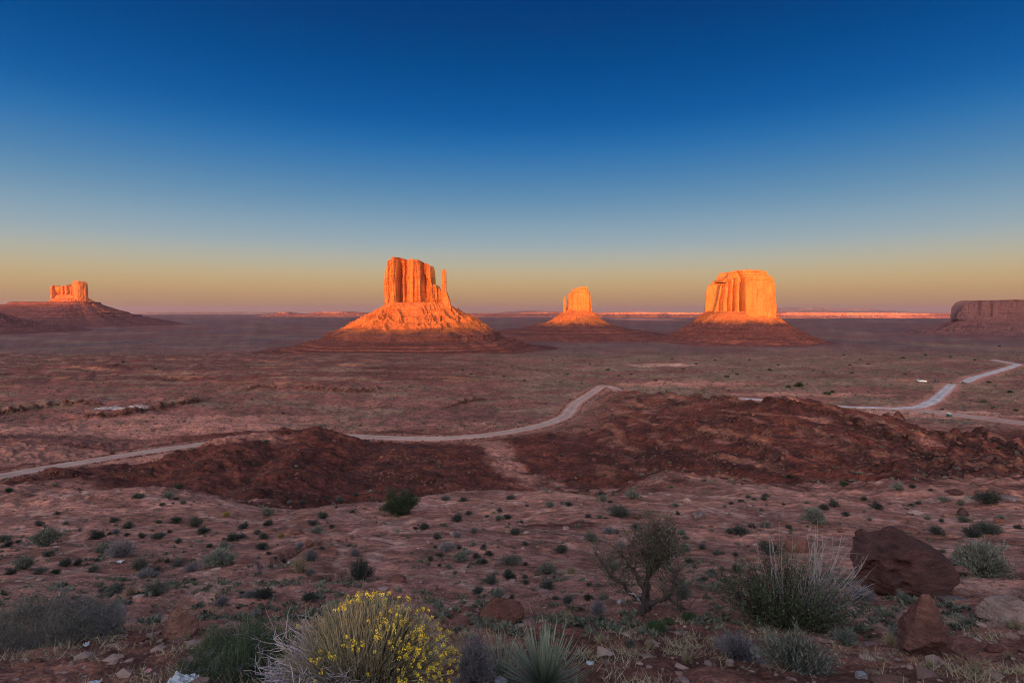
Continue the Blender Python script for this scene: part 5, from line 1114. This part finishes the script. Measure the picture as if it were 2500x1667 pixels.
# yellow-flowered bush at the bottom
p, k = frame_at(892, 1735); rg = np.random.default_rng(24)
rb = thing('rabbitbrush', p, 'large straw-stemmed bush with bright yellow flowers at the bottom edge', 'bush')
M_STRAW = plant_mat('straw_stems', (.10, .085, .052), (.33, .29, .19)); M_FLOWER = plant_mat('yellow_flowers', (.36, .25, .02), (.82, .62, .05)); M_GREYSTEM = plant_mat('grey_dead_stems', (.11, .095, .11), (.40, .35, .38))
W2 = 250 * k; H2 = 280 * k
def rb_stem(n, az0, az1, u0, u1, rg, kk=8, hs=1.0):
    a = rg.uniform(az0, az1, n); u = rg.uniform(u0, u1, n); ph = u * 1.35
    e = np.stack([np.cos(a) * np.sin(ph) * W2, np.sin(a) * np.sin(ph) * W2 * .8, np.cos(ph) ** .8 * H2 * hs], 1) * rg.uniform(.82, 1.03, n)[:, None]
    t = np.linspace(0, 1, kk)[None, :, None]; b = np.stack([np.cos(a), np.sin(a), 0 * a], 1) * rg.uniform(.02, .16, n)[:, None]
    Q = b[:, None] * (1 - t) + e[:, None] * t; Q[..., 2] += (np.sin(t[..., 0] * np.pi) * (.10 * u)[:, None]); Q[:, 1:] += rg.normal(size=(n, kk - 1, 3)) * .010; return Q, a, u
mb = MB(); Q, qa, qu = rb_stem(2300, 0, 6.283, 0, 1, rg)
tubes(mb, Q, np.linspace(.0045, .0018, 8)[None].repeat(len(Q), 0), 3, np.clip(rg.normal(.45, .25, len(Q)), 0, 1))
n = 5200; i = rg.integers(0, len(Q), n); j = rg.integers(3, 8, n); leaves(mb, Q[i, j], (Q[i, 7] - Q[i, 5]) + rg.normal(size=(n, 3)) * .06, rg.uniform(.03, .07, n), .0035, rg, np.clip(rg.normal(.6, .25, n), 0, 1))
add('stems', mb.mesh('rabbitbrush_stems'), M_STRAW, rb)
mb = MB(); fl = MB()
tx, tz = Q[:, 7, 0], Q[:, 7, 2]
ok = np.where(((tz > H2 * .72) & (tx > -W2 * .35) & (tx < W2 * .42) & (rg.uniform(size=len(Q)) < .30)) | ((tx > W2 * .42) & (tz < H2 * .8) & (rg.uniform(size=len(Q)) < .62)) | (rg.uniform(size=len(Q)) < .02))[0]
clump = noise3(Q[ok, 7, 0] * 5, Q[ok, 7, 1] * 5, Q[ok, 7, 2] * 5, 9); ok = ok[clump > -.12]
for i in ok:
    c = Q[i, 7]; m = 26; u = rg.normal(size=(m, 3)); u /= np.linalg.norm(u, axis=1, keepdims=True); r_ = rg.uniform(.006, .017)
    P = c + u * r_ * rg.uniform(.3, 1, m)[:, None] * np.array([1, 1, 1.3]) + np.array([0, 0, .012]); leaves(fl, P, u + np.array([0, 0, .5]), rg.uniform(.006, .012, m), rg.uniform(.005, .009, m), rg, np.clip(rg.normal(rg.uniform(.15, .8), .25, m), 0, 1), quad=True)
add('flowers', fl.mesh('rabbitbrush_flowers'), M_FLOWER, rb)
mb = MB(); Q2, _, _ = rb_stem(260, 2.4, 4.6, .62, 1.14, rg, hs=1.0); Q2[:, 1:] += np.cumsum(rg.normal(size=(260, 7, 3)) * .02, 1); Q2[..., 2] = np.maximum(Q2[..., 2], .01)
tubes(mb, Q2, np.linspace(.006, .0025, 8)[None].repeat(260, 0), 4, rg.uniform(.1, 1, 260))
for q in Q2[::1]: twigs(mb, q, 4, .26, .0028, rg, up=.0, spread=1.0, tone=(.15, 1), lo=.4)
add('dead_stems', mb.mesh('rabbitbrush_dead'), M_GREYSTEM, rb)

# green broom shrub bottom left, and the grey thicket at the left edge
def broom(name, label, px, row, wpx, hpx, n, matS, seed, base=.8, r=.0028, twig=0, dry=0, wob=.03):
    p, k = frame_at(px, row, .25); rg = np.random.default_rng(seed); o = thing(name, p, label, 'shrub'); mb = MB()
    S = stems(rg, n, wpx * k / 2, hpx * k, 6, base=base, wob=wob, droop=.1)
    S[..., 2] *= (1 + .5 * noise2(S[:, -1, 0] * 3.0, S[:, -1, 1] * 3.0, seed))[:, None]; S[..., :2] *= (1 + .2 * noise2(S[:, -1, 0] * 5.0, S[:, -1, 1] * 5.0, seed + 1))[:, None, None]
    tubes(mb, S, np.linspace(r, r * .4, 6)[None].repeat(n, 0), 3, np.clip(rg.normal(.45, .28, n), 0, 1)); add('stems', mb.mesh(name), matS, o)
    gx = np.array([0.0])
    if twig:
        m2 = MB(); B = S[rg.integers(0, n, twig)]; [twigs(m2, b, 5, .22, r * .9, rg, up=.3, tone=(.2, 1), lo=.3) for b in B]; add('dry_twigs', m2.mesh(name + '_twigs'), M_TWIG, o, kind='stuff')
    if dry:
        m3 = MB(); S3 = stems(rg, dry, wpx * k / 2 * 1.05, hpx * k * .55, 5, base=.9, wob=.05, droop=.5); tubes(m3, S3, np.linspace(r, r * .4, 5)[None].repeat(dry, 0), 3, rg.uniform(0, 1, dry)); add('dry_grass', m3.mesh(name + '_dry'), M_DRY, o)
    return o
broom('broom_shrub', 'wide green broom-like shrub left of the yellow-flowered bush', 560, 1648, 310, 112, 2400, M_BROOM, 31, twig=140, dry=700)
M_OLIVE = plant_mat('olive_twigs', (.06, .055, .045), (.21, .19, .145))
broom('thicket_shrub', 'low grey-olive twiggy thicket at the left edge', 60, 1570, 320, 92, 1100, M_OLIVE, 32, base=.9, wob=.09, twig=420, dry=500)
broom('thicket_shrub', 'thin grey twiggy shrub between the left-edge thicket and the small pointed boulder', 205, 1560, 160, 66, 500, M_OLIVE, 33, base=.8, twig=200, dry=200)
broom('twiggy_shrub', 'lilac-grey bare twiggy shrub between yellow-flowered bush and yucca', 1155, 1690, 90, 120, 420, M_TWIG, 34, base=.4, twig=120)

# yuccas: every blade is a leaf of its own
def blade_mesh():
    t = np.linspace(0, 1, 6); w = np.array([.8, 1, .95, .75, .45, .02]) * .5; V = []
    for a, b in zip(t, w): V += [(-b * .020, 0, a), (0, b * .010, a), (b * .020, 0, a)]
    V = np.array(V); V[:, 1] += .10 * V[:, 2] ** 2.2
    return mk_mesh('yucca_leaf', V, grid_faces(6, 3), True, {'tone': np.clip(V[:, 2] * .7 + .1, 0, 1)})
YB = blade_mesh(); M_YUCCA = plant_mat('yucca_leaf', (.06, .075, .055), (.24, .27, .19), .5); YB.materials.append(M_YUCCA)
def yucca(label, px, row, n, L, seed):
    p, k = frame_at(px, row, .12); rg = np.random.default_rng(seed); o = thing('yucca', p, label, 'yucca'); Ls = L * k
    mb = MB(); S = stems(rg, 60, .09, .10, 4); tubes(mb, S, np.full((60, 4), .006), 4, rg.uniform(0, .5, 60)); add('crown_base', mb.mesh('yucca_base'), M_DRY, o)
    for i in range(n):
        tilt = math.radians(8 + 78 * ((i + .5) / n) ** .75 + rg.normal() * 4); a = i * 2.39996 + rg.normal() * .1; l = Ls * rg.uniform(.8, 1.08) * (1 - .12 * (tilt > 1.2))
        add('leaf', YB, parent=o, loc=(math.sin(a) * .03, -math.cos(a) * .03, .03 + .06 * (1 - tilt / 1.6)), rot=(tilt, 0, a), scale=(l * rg.uniform(1.0, 1.4), l, l))
    return o
yucca('large spiky yucca rosette at the bottom between yellow bush and bare sand', 1330, 1690, 230, 148, 41)
yucca('smaller yucca clump leaning against the large yucca', 1222, 1672, 70, 108, 42)
yucca('tiny pale yucca far up the slope right of the leafy green juniper', 1219, 1272, 34, 22, 43)

# ------------------------------------------------------------------ uncounted ground cover
def scatter(n, ymin, ymax, seed, x0=-60, x1=2560, power=1.0):
    rg = np.random.default_rng(seed); y = ymin * (ymax / ymin) ** (rg.uniform(0, 1, n) ** power); px = rg.uniform(x0, x1, n); x = (px - 1250) / F_PX * y
    return x, y, ground_z(x, y), px, rg
def stuff(name, mb, mat, label, category, smooth=True): return add(name, mb.mesh(name, smooth), mat, kind='stuff', label=label, category=category)

def road_clear(x, y, margin=1.5):
    k = np.ones(x.shape, bool)
    for R, wd in ROADS:
        m = box_mask(x, y, R, 20)
        if m.any():
            d = polydist(x[m], y[m], R[::4])[0]; kk = k[m]; kk[d < wd + margin] = False; k[m] = kk
    return k
# far scrub
def bushes(mb, x, y, z, s, rg, nl=16, tone0=.4):
    n = len(x); N = n * nl; u = rg.normal(size=(N, 3)); u /= np.linalg.norm(u, axis=1, keepdims=True); u[:, 2] = np.abs(u[:, 2])
    S = np.repeat(s, nl)[:, None]; c = np.repeat(np.stack([x, y, z], 1), nl, 0); P = c + u * S * np.array([.5, .5, .38]) * rg.uniform(.3, .9, N)[:, None]
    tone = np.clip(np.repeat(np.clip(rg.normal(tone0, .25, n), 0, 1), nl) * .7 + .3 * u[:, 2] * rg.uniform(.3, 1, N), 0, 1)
    leaves(mb, P, u + rg.normal(size=(N, 3)) * .6, S[:, 0] * rg.uniform(.28, .5, N), S[:, 0] * rg.uniform(.2, .36, N), rg, tone)
M_SCRUB = plant_mat('far_scrub', (.022, .026, .020), (.15, .145, .10))
mb = MB(); x, y, z, px, rg = scatter(42000, 235, 2300, 51, power=.75)
den = fbm(x / 55, y / 40, 3, 201) + .25 * (px > 1150) - .15 * (px < 900); k = (rg.uniform(-.6, .8, len(x)) < den) & road_clear(x, y)
bushes(mb, x[k], y[k], z[k], rg.uniform(.55, 1.6, k.sum()) ** 1.3 * (1 + y[k] / 1200), rg, 7, .28)
x, y, z, px, rg = scatter(1500, 70, 250, 52); k = (rg.uniform(-.5, .9, len(x)) < fbm(x / 25, y / 25, 3, 202)) & road_clear(x, y); bushes(mb, x[k], y[k], z[k], rg.uniform(.3, 1.0, k.sum()), rg, 22, .75)
x, y, z, px, rg = scatter(4200, 9, 66, 53); k = rg.uniform(-.5, .8, len(x)) < fbm(x / 5, y / 5, 3, 207); bushes(mb, x[k], y[k], z[k], rg.uniform(.05, .34, k.sum()), rg, 22, .55)
x, y, z, px, rg = scatter(2600, 1500, 4200, 58); k = rg.uniform(-.4, .7, len(x)) < fbm(x / 260, y / 160, 3, 203); bushes(mb, x[k], y[k], z[k], rg.uniform(2, 4, k.sum()), rg, 8)
stuff('scrub', mb, M_SCRUB, 'low dark scrub dotting the plain and badlands', 'scrub')
# dry grass on the near slope
mb = MB(); x, y, z, px, rg = scatter(5200, 5.0, 30, 54, power=.9); k = (rg.uniform(-.35, .75, len(x)) < fbm(x / 2.4, y / 2.4, 3, 205) + .15 * (y < 11) - .1); x, y, z = x[k], y[k], z[k]; n = len(x); q = 16; N = n * q
a = rg.uniform(0, 6.28, N); ln = rg.uniform(.06, .2, N); P = np.repeat(np.stack([x, y, z], 1), q, 0); P[:, :2] += rg.normal(size=(N, 2)) * .07; P[:, 2] = ground_z(P[:, 0], P[:, 1])
leaves(mb, P, np.stack([np.cos(a) * .8, np.sin(a) * .8, rg.uniform(.3, 1.2, N)], 1), ln, rg.uniform(.004, .010, N), rg, np.clip(rg.normal(.5, .3, N), 0, 1))
stuff('dry_grass', mb, M_DRY, 'sparse dry straw grass over the near slope', 'grass')
# gravel and rubble
IV, IF = ICO[1]
def stones(mb, x, y, z, s, rg, flat=.6):
    n = len(x); V = np.broadcast_to(IV, (n,) + IV.shape) * (1 + rg.normal(size=(n, len(IV), 1)) * .22); sc = np.stack([rg.uniform(.6, 1.3, n), rg.uniform(.6, 1.3, n), rg.uniform(.35, 1, n) * flat], 1) * s[:, None]
    V = V * sc[:, None]; a = rg.uniform(0, 6.28, n); c, s_ = np.cos(a)[:, None], np.sin(a)[:, None]
    V = np.stack([V[..., 0] * c - V[..., 1] * s_, V[..., 0] * s_ + V[..., 1] * c, V[..., 2]], -1) + np.stack([x, y, z + sc[:, 2] * .25], 1)[:, None]
    F = (IF[None] + (np.arange(n) * len(IV))[:, None, None]).reshape(-1, 3); mb.add(V.reshape(-1, 3), F, np.repeat(rg.uniform(0, 1, n), len(IV)))
M_GRAV = plant_mat('gravel_stone', (.16, .065, .05), (.40, .255, .21)); M_RUB = plant_mat('rubble_stone', (.055, .022, .018), (.26, .105, .075))
mb = MB(); x, y, z, px, rg = scatter(9000, 4.6, 60, 55, power=.9); k = rg.uniform(-.5, .8, len(x)) < fbm(x / 3, y / 3, 3, 206) + .1; x, y, z = x[k], y[k], z[k]
stones(mb, x, y, z, rg.uniform(.010, .04, len(x)) * (1 + 2.0 * (rg.uniform(size=len(x)) < .10)) * (.8 + y / 28), rg)
o = stuff('gravel', mb, M_GRAV, 'loose gravel and chips over the near slope', 'gravel', False)
mb = MB(); x, y, z, px, rg = scatter(26000, 70, 330, 56); _, bn, lt = height(x, y); k = ((lt > rg.uniform(.05, 1, len(x))) | (rg.uniform(size=len(x)) < .05 + .09 * bn)) & road_clear(x, y, .5)
stones(mb, x[k], y[k], z[k], rg.uniform(.10, .42, k.sum()) * (1 + 1.1 * (rg.uniform(size=k.sum()) < .08)), rg, .8)
for Lg in LEDGES:      # blocky rim rock along the ledges
    a_ = np.array(Lg); d_ = np.concatenate([[0], np.cumsum(np.hypot(*np.diff(a_[:, :2], axis=0).T))]); n = int(d_[-1] / .55); t = np.sort(rg.uniform(0, d_[-1], n)); hh = np.interp(t, d_, a_[:, 2])
    qx = np.interp(t, d_, a_[:, 0]); qy = np.interp(t, d_, a_[:, 1]); ox_ = 1.0 * fbm(qx / 7, qy / 7, 3, 51); oy_ = 1.4 * fbm(qx / 5, qy / 5, 3, 52); k2 = (hh > .5) & (noise2(qx / 6, qy / 6, 208) > -.22); qx, qy, hh = (qx - ox_)[k2], (qy - oy_)[k2], hh[k2]; m_ = len(qx)
    qx = qx + rg.normal(size=m_) * .35; qy = qy + rg.normal(size=m_) * .35
    stones(mb, qx, qy, ground_z(qx, qy) - .1, np.clip(hh * .30, .2, .95) * rg.uniform(.5, 1.25, m_), rg, 1.0); mb.A[-1] = mb.A[-1] * .45
# stones lining the main road
T = np.gradient(R1[:, :2], axis=0); T /= np.linalg.norm(T, axis=1, keepdims=True); Nn = np.stack([-T[:, 1], T[:, 0]], 1)
i = rg.integers(0, len(R1), 1500); sd = np.where(rg.uniform(size=1500) < .5, -1, 1) * rg.uniform(4.3, 5.6, 1500); q = R1[i, :2] + Nn[i] * sd[:, None] + T[i] * rg.uniform(-2.5, 2.5, 1500)[:, None]
stones(mb, q[:, 0], q[:, 1], ground_z(q[:, 0], q[:, 1]), rg.uniform(.12, .5, 1500), rg, .9)
stuff('rubble', mb, M_RUB, 'dark red broken rock along the ledges and road edges', 'rubble', False)

# dark junipers dotting the plain
JB = MB(); rg = np.random.default_rng(57); bushes(JB, np.zeros(9) + rg.normal(size=9) * .22, rg.normal(size=9) * .22, np.abs(rg.normal(size=9)) * .25, np.full(9, .75), rg, 60, .35); JBM = JB.mesh('plain_juniper'); JBM.materials.append(M_JUN)
JUN = '1484,904,12 1600,930,14 1540,914,10 1510,918,9 1668,902,12 1700,890,9 1775,922,14 1800,915,10 1880,905,12 1950,944,24 1925,946,14 2020,963,20 2032,958,12 1900,892,9 2060,868,8 2100,880,9 2120,890,8 2075,892,9 2205,875,10 2260,868,9 2320,872,8 2380,880,8 2440,846,7 2300,1000,8 2402,983,16 2425,995,12 2480,1003,12 2350,935,8 2415,935,12 2465,958,14 2210,915,10 2080,912,10 2010,910,9 1985,905,8 1640,878,8 1745,880,8 1830,880,8 1440,890,8 1385,915,10 1310,905,9 1280,930,10 1230,920,9 1250,895,8 1150,915,9 1190,893,8 300,885,9 285,893,9 380,902,8 140,990,8 450,1030,9 690,1010,10 880,1040,9 1130,905,8 1350,880,7 1560,880,7 650,1080,14 622,1135,14 487,1170,10 435,1190,22 335,1215,30 20,1200,22 1445,1050,10 1370,1115,12 1640,1190,14 1925,1165,18 2060,1185,24 2440,1095,14'
LAND2 = [('the bend of the pink dirt road', 1395, 990), ('the crest of the pink road', 1472, 939), ('the white pickup truck', 2252, 931), ('the waste bin', 2317, 1014), ('the near mitten butte', 1020, 860), ('the broad flat-topped butte', 1810, 835), ('the castle-like butte', 170, 780),
         ('the small white clay flat', 285, 996), ('the badland hill top by the road', 765, 1045), ('the left edge', 0, 1180), ('the right edge', 2500, 1000), ('the far gravel road stretch', 2420, 912), ('the bend of the gravel road', 2265, 990), ('the pale bare flat', 1620, 893), ('the far mitten butte', 1410, 815), ('the leafy green juniper', 975, 1225)]
jit = [tuple(float(v) for v in q.split(',')) for q in JUN.split()]
JL = landmark_labels([(a, b, 'j') for a, b, c in jit], {'j': 'dark round juniper bush'}, LAND2)
for i, q in enumerate(JUN.split()):
    a, b, w = [float(v) for v in q.split(',')]; p = P3(a, b); s = max(w * p[1] / F_PX * .62, .4)
    add('juniper_bush', JBM, label=JL[i], category='bush', group='junipers dotting the plain', loc=(p[0], p[1], p[2] - .05), rot=(0, 0, rg.uniform(0, 6.28)), scale=(s, s, s * rg.uniform(.8, 1.1)))

# ------------------------------------------------------------------ vehicles, bin, litter
def box(mb, c, s, tone=.5, bev=.0, taper=(1, 1)):
    x, y, z = np.array(s) / 2; V = []
    for zz, t in ((-z, 1), (z, None)):
        fx, fy = (1, 1) if t else taper
        V += [(-x * fx, -y * fy, zz), (x * fx, -y * fy, zz), (x * fx, y * fy, zz), (-x * fx, y * fy, zz)]
    mb.add(np.array(V) + np.array(c), [(3, 2, 1, 0), (4, 5, 6, 7), (0, 1, 5, 4), (1, 2, 6, 5), (2, 3, 7, 6), (3, 0, 4, 7)], tone)
def boxes(name, lst, mat, parent, bev=.04):
    mb = MB(); [box(mb, *l) for l in lst]; o = add(name, mb.mesh(name, False), mat, parent)
    if bev: m = o.modifiers.new('bevel', 'BEVEL'); m.width = bev; m.segments = 2
    return o
M_WHITE = plain_mat('white_paint', (.78, .79, .80), .3, .04); M_CARD = plain_mat('dark_paint', (.035, .04, .05), .3, .1); M_GLASS = plain_mat('dark_glass', (.015, .018, .022), .08, .1); M_TYRE = plain_mat('tyre_rubber', (.02, .02, .02), .9, .2); M_RIM = plain_mat('wheel_rim', (.4, .4, .42), .4, .1)
def wheel(par, x, y, r=.38):
    th = np.linspace(0, 2 * np.pi, 18, endpoint=False)
    def ring(rr, yy): return np.stack([np.cos(th) * rr, np.full(18, yy), np.sin(th) * rr], 1)
    V = np.concatenate([ring(r * .6, -.11), ring(r * .94, -.11), ring(r, -.07), ring(r, .07), ring(r * .94, .11), ring(r * .6, .11)]); mb = MB(); mb.add(V, grid_faces(6, 18, True)); t = add('wheel', mb.mesh('wheel'), M_TYRE, par, loc=(x, y, r))
    V = np.concatenate([[[0, -.10, 0]], ring(r * .62, -.09), ring(r * .62, .09), [[0, .10, 0]]]); i = np.arange(18); F = np.concatenate([np.stack([0 * i, 1 + i, 1 + (i + 1) % 18], 1), np.stack([0 * i + 37, 19 + (i + 1) % 18, 19 + i], 1)]); mb = MB(); mb.add(V, F); add('rim', mb.mesh('rim'), M_RIM, t)
def vehicle(px, row, rz, label, cat, name, paint, kind):
    p = P3(px, row); o = thing(name, p, label, cat); o.rotation_euler = (0, 0, rz); L = 5.4 if kind == 'pickup' else 4.5
    if kind == 'pickup':
        boxes('body', [((.0, 0, .72), (L, 1.9, .52)), ((1.75, 0, 1.02), (1.7, 1.8, .22), .5, 0, (.92, .92)), ((-1.6, .88, 1.1), (2.1, .1, .3)), ((-1.6, -.88, 1.1), (2.1, .1, .3)), ((-2.62, 0, 1.1), (.1, 1.8, .3))], paint, o)
        boxes('cabin', [((.25, 0, 1.35), (1.75, 1.76, .78), .5, 0, (.72, .84))], paint, o)
        w = [((.25, 0, 1.38), (1.62, 1.80, .44), .5, 0, (.80, .90)), ((.25, 0, 1.38), (1.80, 1.5, .44), .5, 0, (.80, .86))]
    else:
        boxes('body', [((0, 0, .62), (L, 1.8, .62)), ((1.55, 0, .92), (1.3, 1.7, .12), .5, 0, (.9, .9))], paint, o)
        boxes('cabin', [((-.25, 0, 1.2), (2.7, 1.66, .66), .5, 0, (.7, .82))], paint, o)
        w = [((-.25, 0, 1.2), (2.5, 1.70, .40), .5, 0, (.78, .88)), ((-.25, 0, 1.2), (2.74, 1.4, .40), .5, 0, (.78, .85))]
    boxes('windows', w, M_GLASS, o, 0)
    for sx in (-1, 1):
        for sy in (-1, 1): wheel(o, sx * L * .31, sy * .86)
    for sy in (-1, 1): boxes('headlight', [((L / 2 + .01, sy * .68, .78), (.06, .34, .18))], M_RIM, o, 0); boxes('tail_light', [((-L / 2 - .01, sy * .72, .78), (.06, .2, .3))], M_TL, o, 0)
M_TL = plain_mat('tail_light', (.35, .02, .02), .3, .1)
vehicle(2252, 933, math.radians(168), 'white pickup truck parked on the red lay-by near the gravel road', 'truck', 'pickup_truck', M_WHITE, 'pickup')
vehicle(2240, 931, math.radians(15), 'pale car parked close behind the white pickup truck', 'car', 'parked_car', plain_mat('silver_paint', (.5, .52, .56), .3, .05), 'car')
vehicle(2288, 931, math.radians(8), 'dark car parked right of the white pickup truck', 'car', 'parked_car', M_CARD, 'car')
p = PXn(2317, 1019, -53.5); p[2] = float(ground_z(p[0], p[1])); o = thing('waste_bin', p, 'dark green upright bin with a pale lid beside the dirt track', 'bin')
boxes('body', [((0, 0, .95), (1.5, 1.3, 1.9), .5, 0, (1.06, 1.06)), ((0, 0, .5), (1.58, 1.36, .08)), ((0, 0, 1.3), (1.66, 1.44, .08))], plain_mat('green_bin', (.02, .06, .055), .5, .2), o)
boxes('lid', [((0, 0, 2.0), (1.75, 1.5, .2), .5, 0, (.8, .8))], M_WHITE, o)

def crumple(name, label, px, row, wpx, hpx, mat, seed, cat='litter'):
    p, k = frame_at(px, row); rg = np.random.default_rng(seed); n = 14; u, v = np.meshgrid(np.linspace(-1, 1, n), np.linspace(-1, 1, n)); w = wpx * k / 2; h = hpx * k
    Z = h * (.45 + .5 * fbm(u * 1.6 + seed, v * 1.6, 3, seed)); V = np.stack([u * w * (1 + .15 * noise2(u * 3, v * 3, seed)), v * w * .7 * (1 + .15 * noise2(u * 3 + 7, v * 3, seed)), Z], -1).reshape(-1, 3)
    o = add(name, mk_mesh(name, V, grid_faces(n, n), False), mat, loc=p, rot=(0, 0, rg.uniform(-.6, .6)), label=label, category=cat); m = o.modifiers.new('thickness', 'SOLIDIFY'); m.thickness = .004; return o
M_LIT = plain_mat('white_litter', (.50, .51, .55), .6, .25); M_PINK = plain_mat('pink_litter', (.75, .33, .35), .6, .1)
crumple('plastic_sheet', 'crumpled white plastic sheet at the bottom under the green broom shrub', 443, 1664, 64, 16, M_LIT, 61)
crumple('plastic_scrap', 'small white plastic scrap at the bottom left edge', 230, 1670, 28, 10, M_LIT, 62)
crumple('plastic_scrap', 'tiny pink scrap below the green broom shrub', 362, 1643, 15, 14, M_PINK, 63)
crumple('paper_scrap', 'white crumpled paper beside the grey thicket and dry twigs', 207, 1578, 18, 12, M_LIT, 64)
crumple('paper_scrap', 'pale scrap of paper at the foot of the large yucca', 1440, 1622, 16, 10, M_LIT, 65)
crumple('paper_scrap', 'small white scrap left of the gnarled bare juniper', 1512, 1475, 12, 14, M_LIT, 66)
crumple('paper_scrap', 'tiny white scrap by sagebrush in the middle of the slope', 707, 1375, 7, 7, M_LIT, 67)
crumple('paper_scrap', 'tiny white scrap below twiggy shrub on the left slope', 294, 1373, 12, 7, M_LIT, 68)
# paper cup lying by the yucca
p, k = frame_at(1226, 1672, -.02); cup = thing('paper_cup', p + np.array([0, 0, .04]), 'white paper cup lying left of the large yucca', 'cup'); cup.rotation_euler = (math.radians(58), 0, math.radians(-25)); th = np.linspace(0, 2 * np.pi, 24, endpoint=False)
def rg_(r, z): return np.stack([np.cos(th) * r, np.sin(th) * r, np.full(24, z)], 1)
s = 24 * k / 2; mb = MB(); mb.add(np.concatenate([rg_(s * .02, -s * 1.5), rg_(s * .75, -s * 1.5), rg_(s, s * 1.5), rg_(s * .94, s * 1.5), rg_(s * .70, -s * 1.4), rg_(.001, -s * 1.4)]), grid_faces(6, 24, True)); add('cup_wall', mb.mesh('cup_wall'), M_LIT, cup)
mb = MB(); mb.add(np.concatenate([rg_(s * 1.0, s * 1.44), rg_(s * 1.08, s * 1.48), rg_(s * 1.08, s * 1.56), rg_(s * .96, s * 1.58)]), grid_faces(4, 24, True)); add('cup_rim', mb.mesh('cup_rim'), M_LIT, cup)
M_WSTONE = stone_mat('white_stone', (.62, .58, .58), (.45, .40, .40), 6)
put_rock('rock', 'squarish whitish stone block alone at the bottom right', 2107, 1656, 34, 20, M_WSTONE, 690, 4, .7, .1, .02, cuts=3, keep=.8, planes=[((1, 0, .1), .6), ((-1, 0, .1), .6), ((0, -1, .1), .6), ((0, 0, 1), .55)])
# ------------------------------------------------------------------ evening haze
hz = bpy.data.materials.new('evening_haze'); hz.use_nodes = True; hn = hz.node_tree; hn.nodes.clear()
pv = hn.nodes.new('ShaderNodeVolumePrincipled'); ho = hn.nodes.new('ShaderNodeOutputMaterial'); hn.links.new(pv.outputs[0], ho.inputs['Volume'])
pv.inputs['Color'].default_value = (.64, .57, .80, 1); pv.inputs['Density'].default_value = 1.4e-5; pv.inputs['Anisotropy'].default_value = 0.4
mb = MB(); box(mb, (0, 0, -60), (130000, 130000, 680)); add('haze', mb.mesh('haze', False), hz, kind='stuff', label='thin violet evening haze over the valley', category='haze')
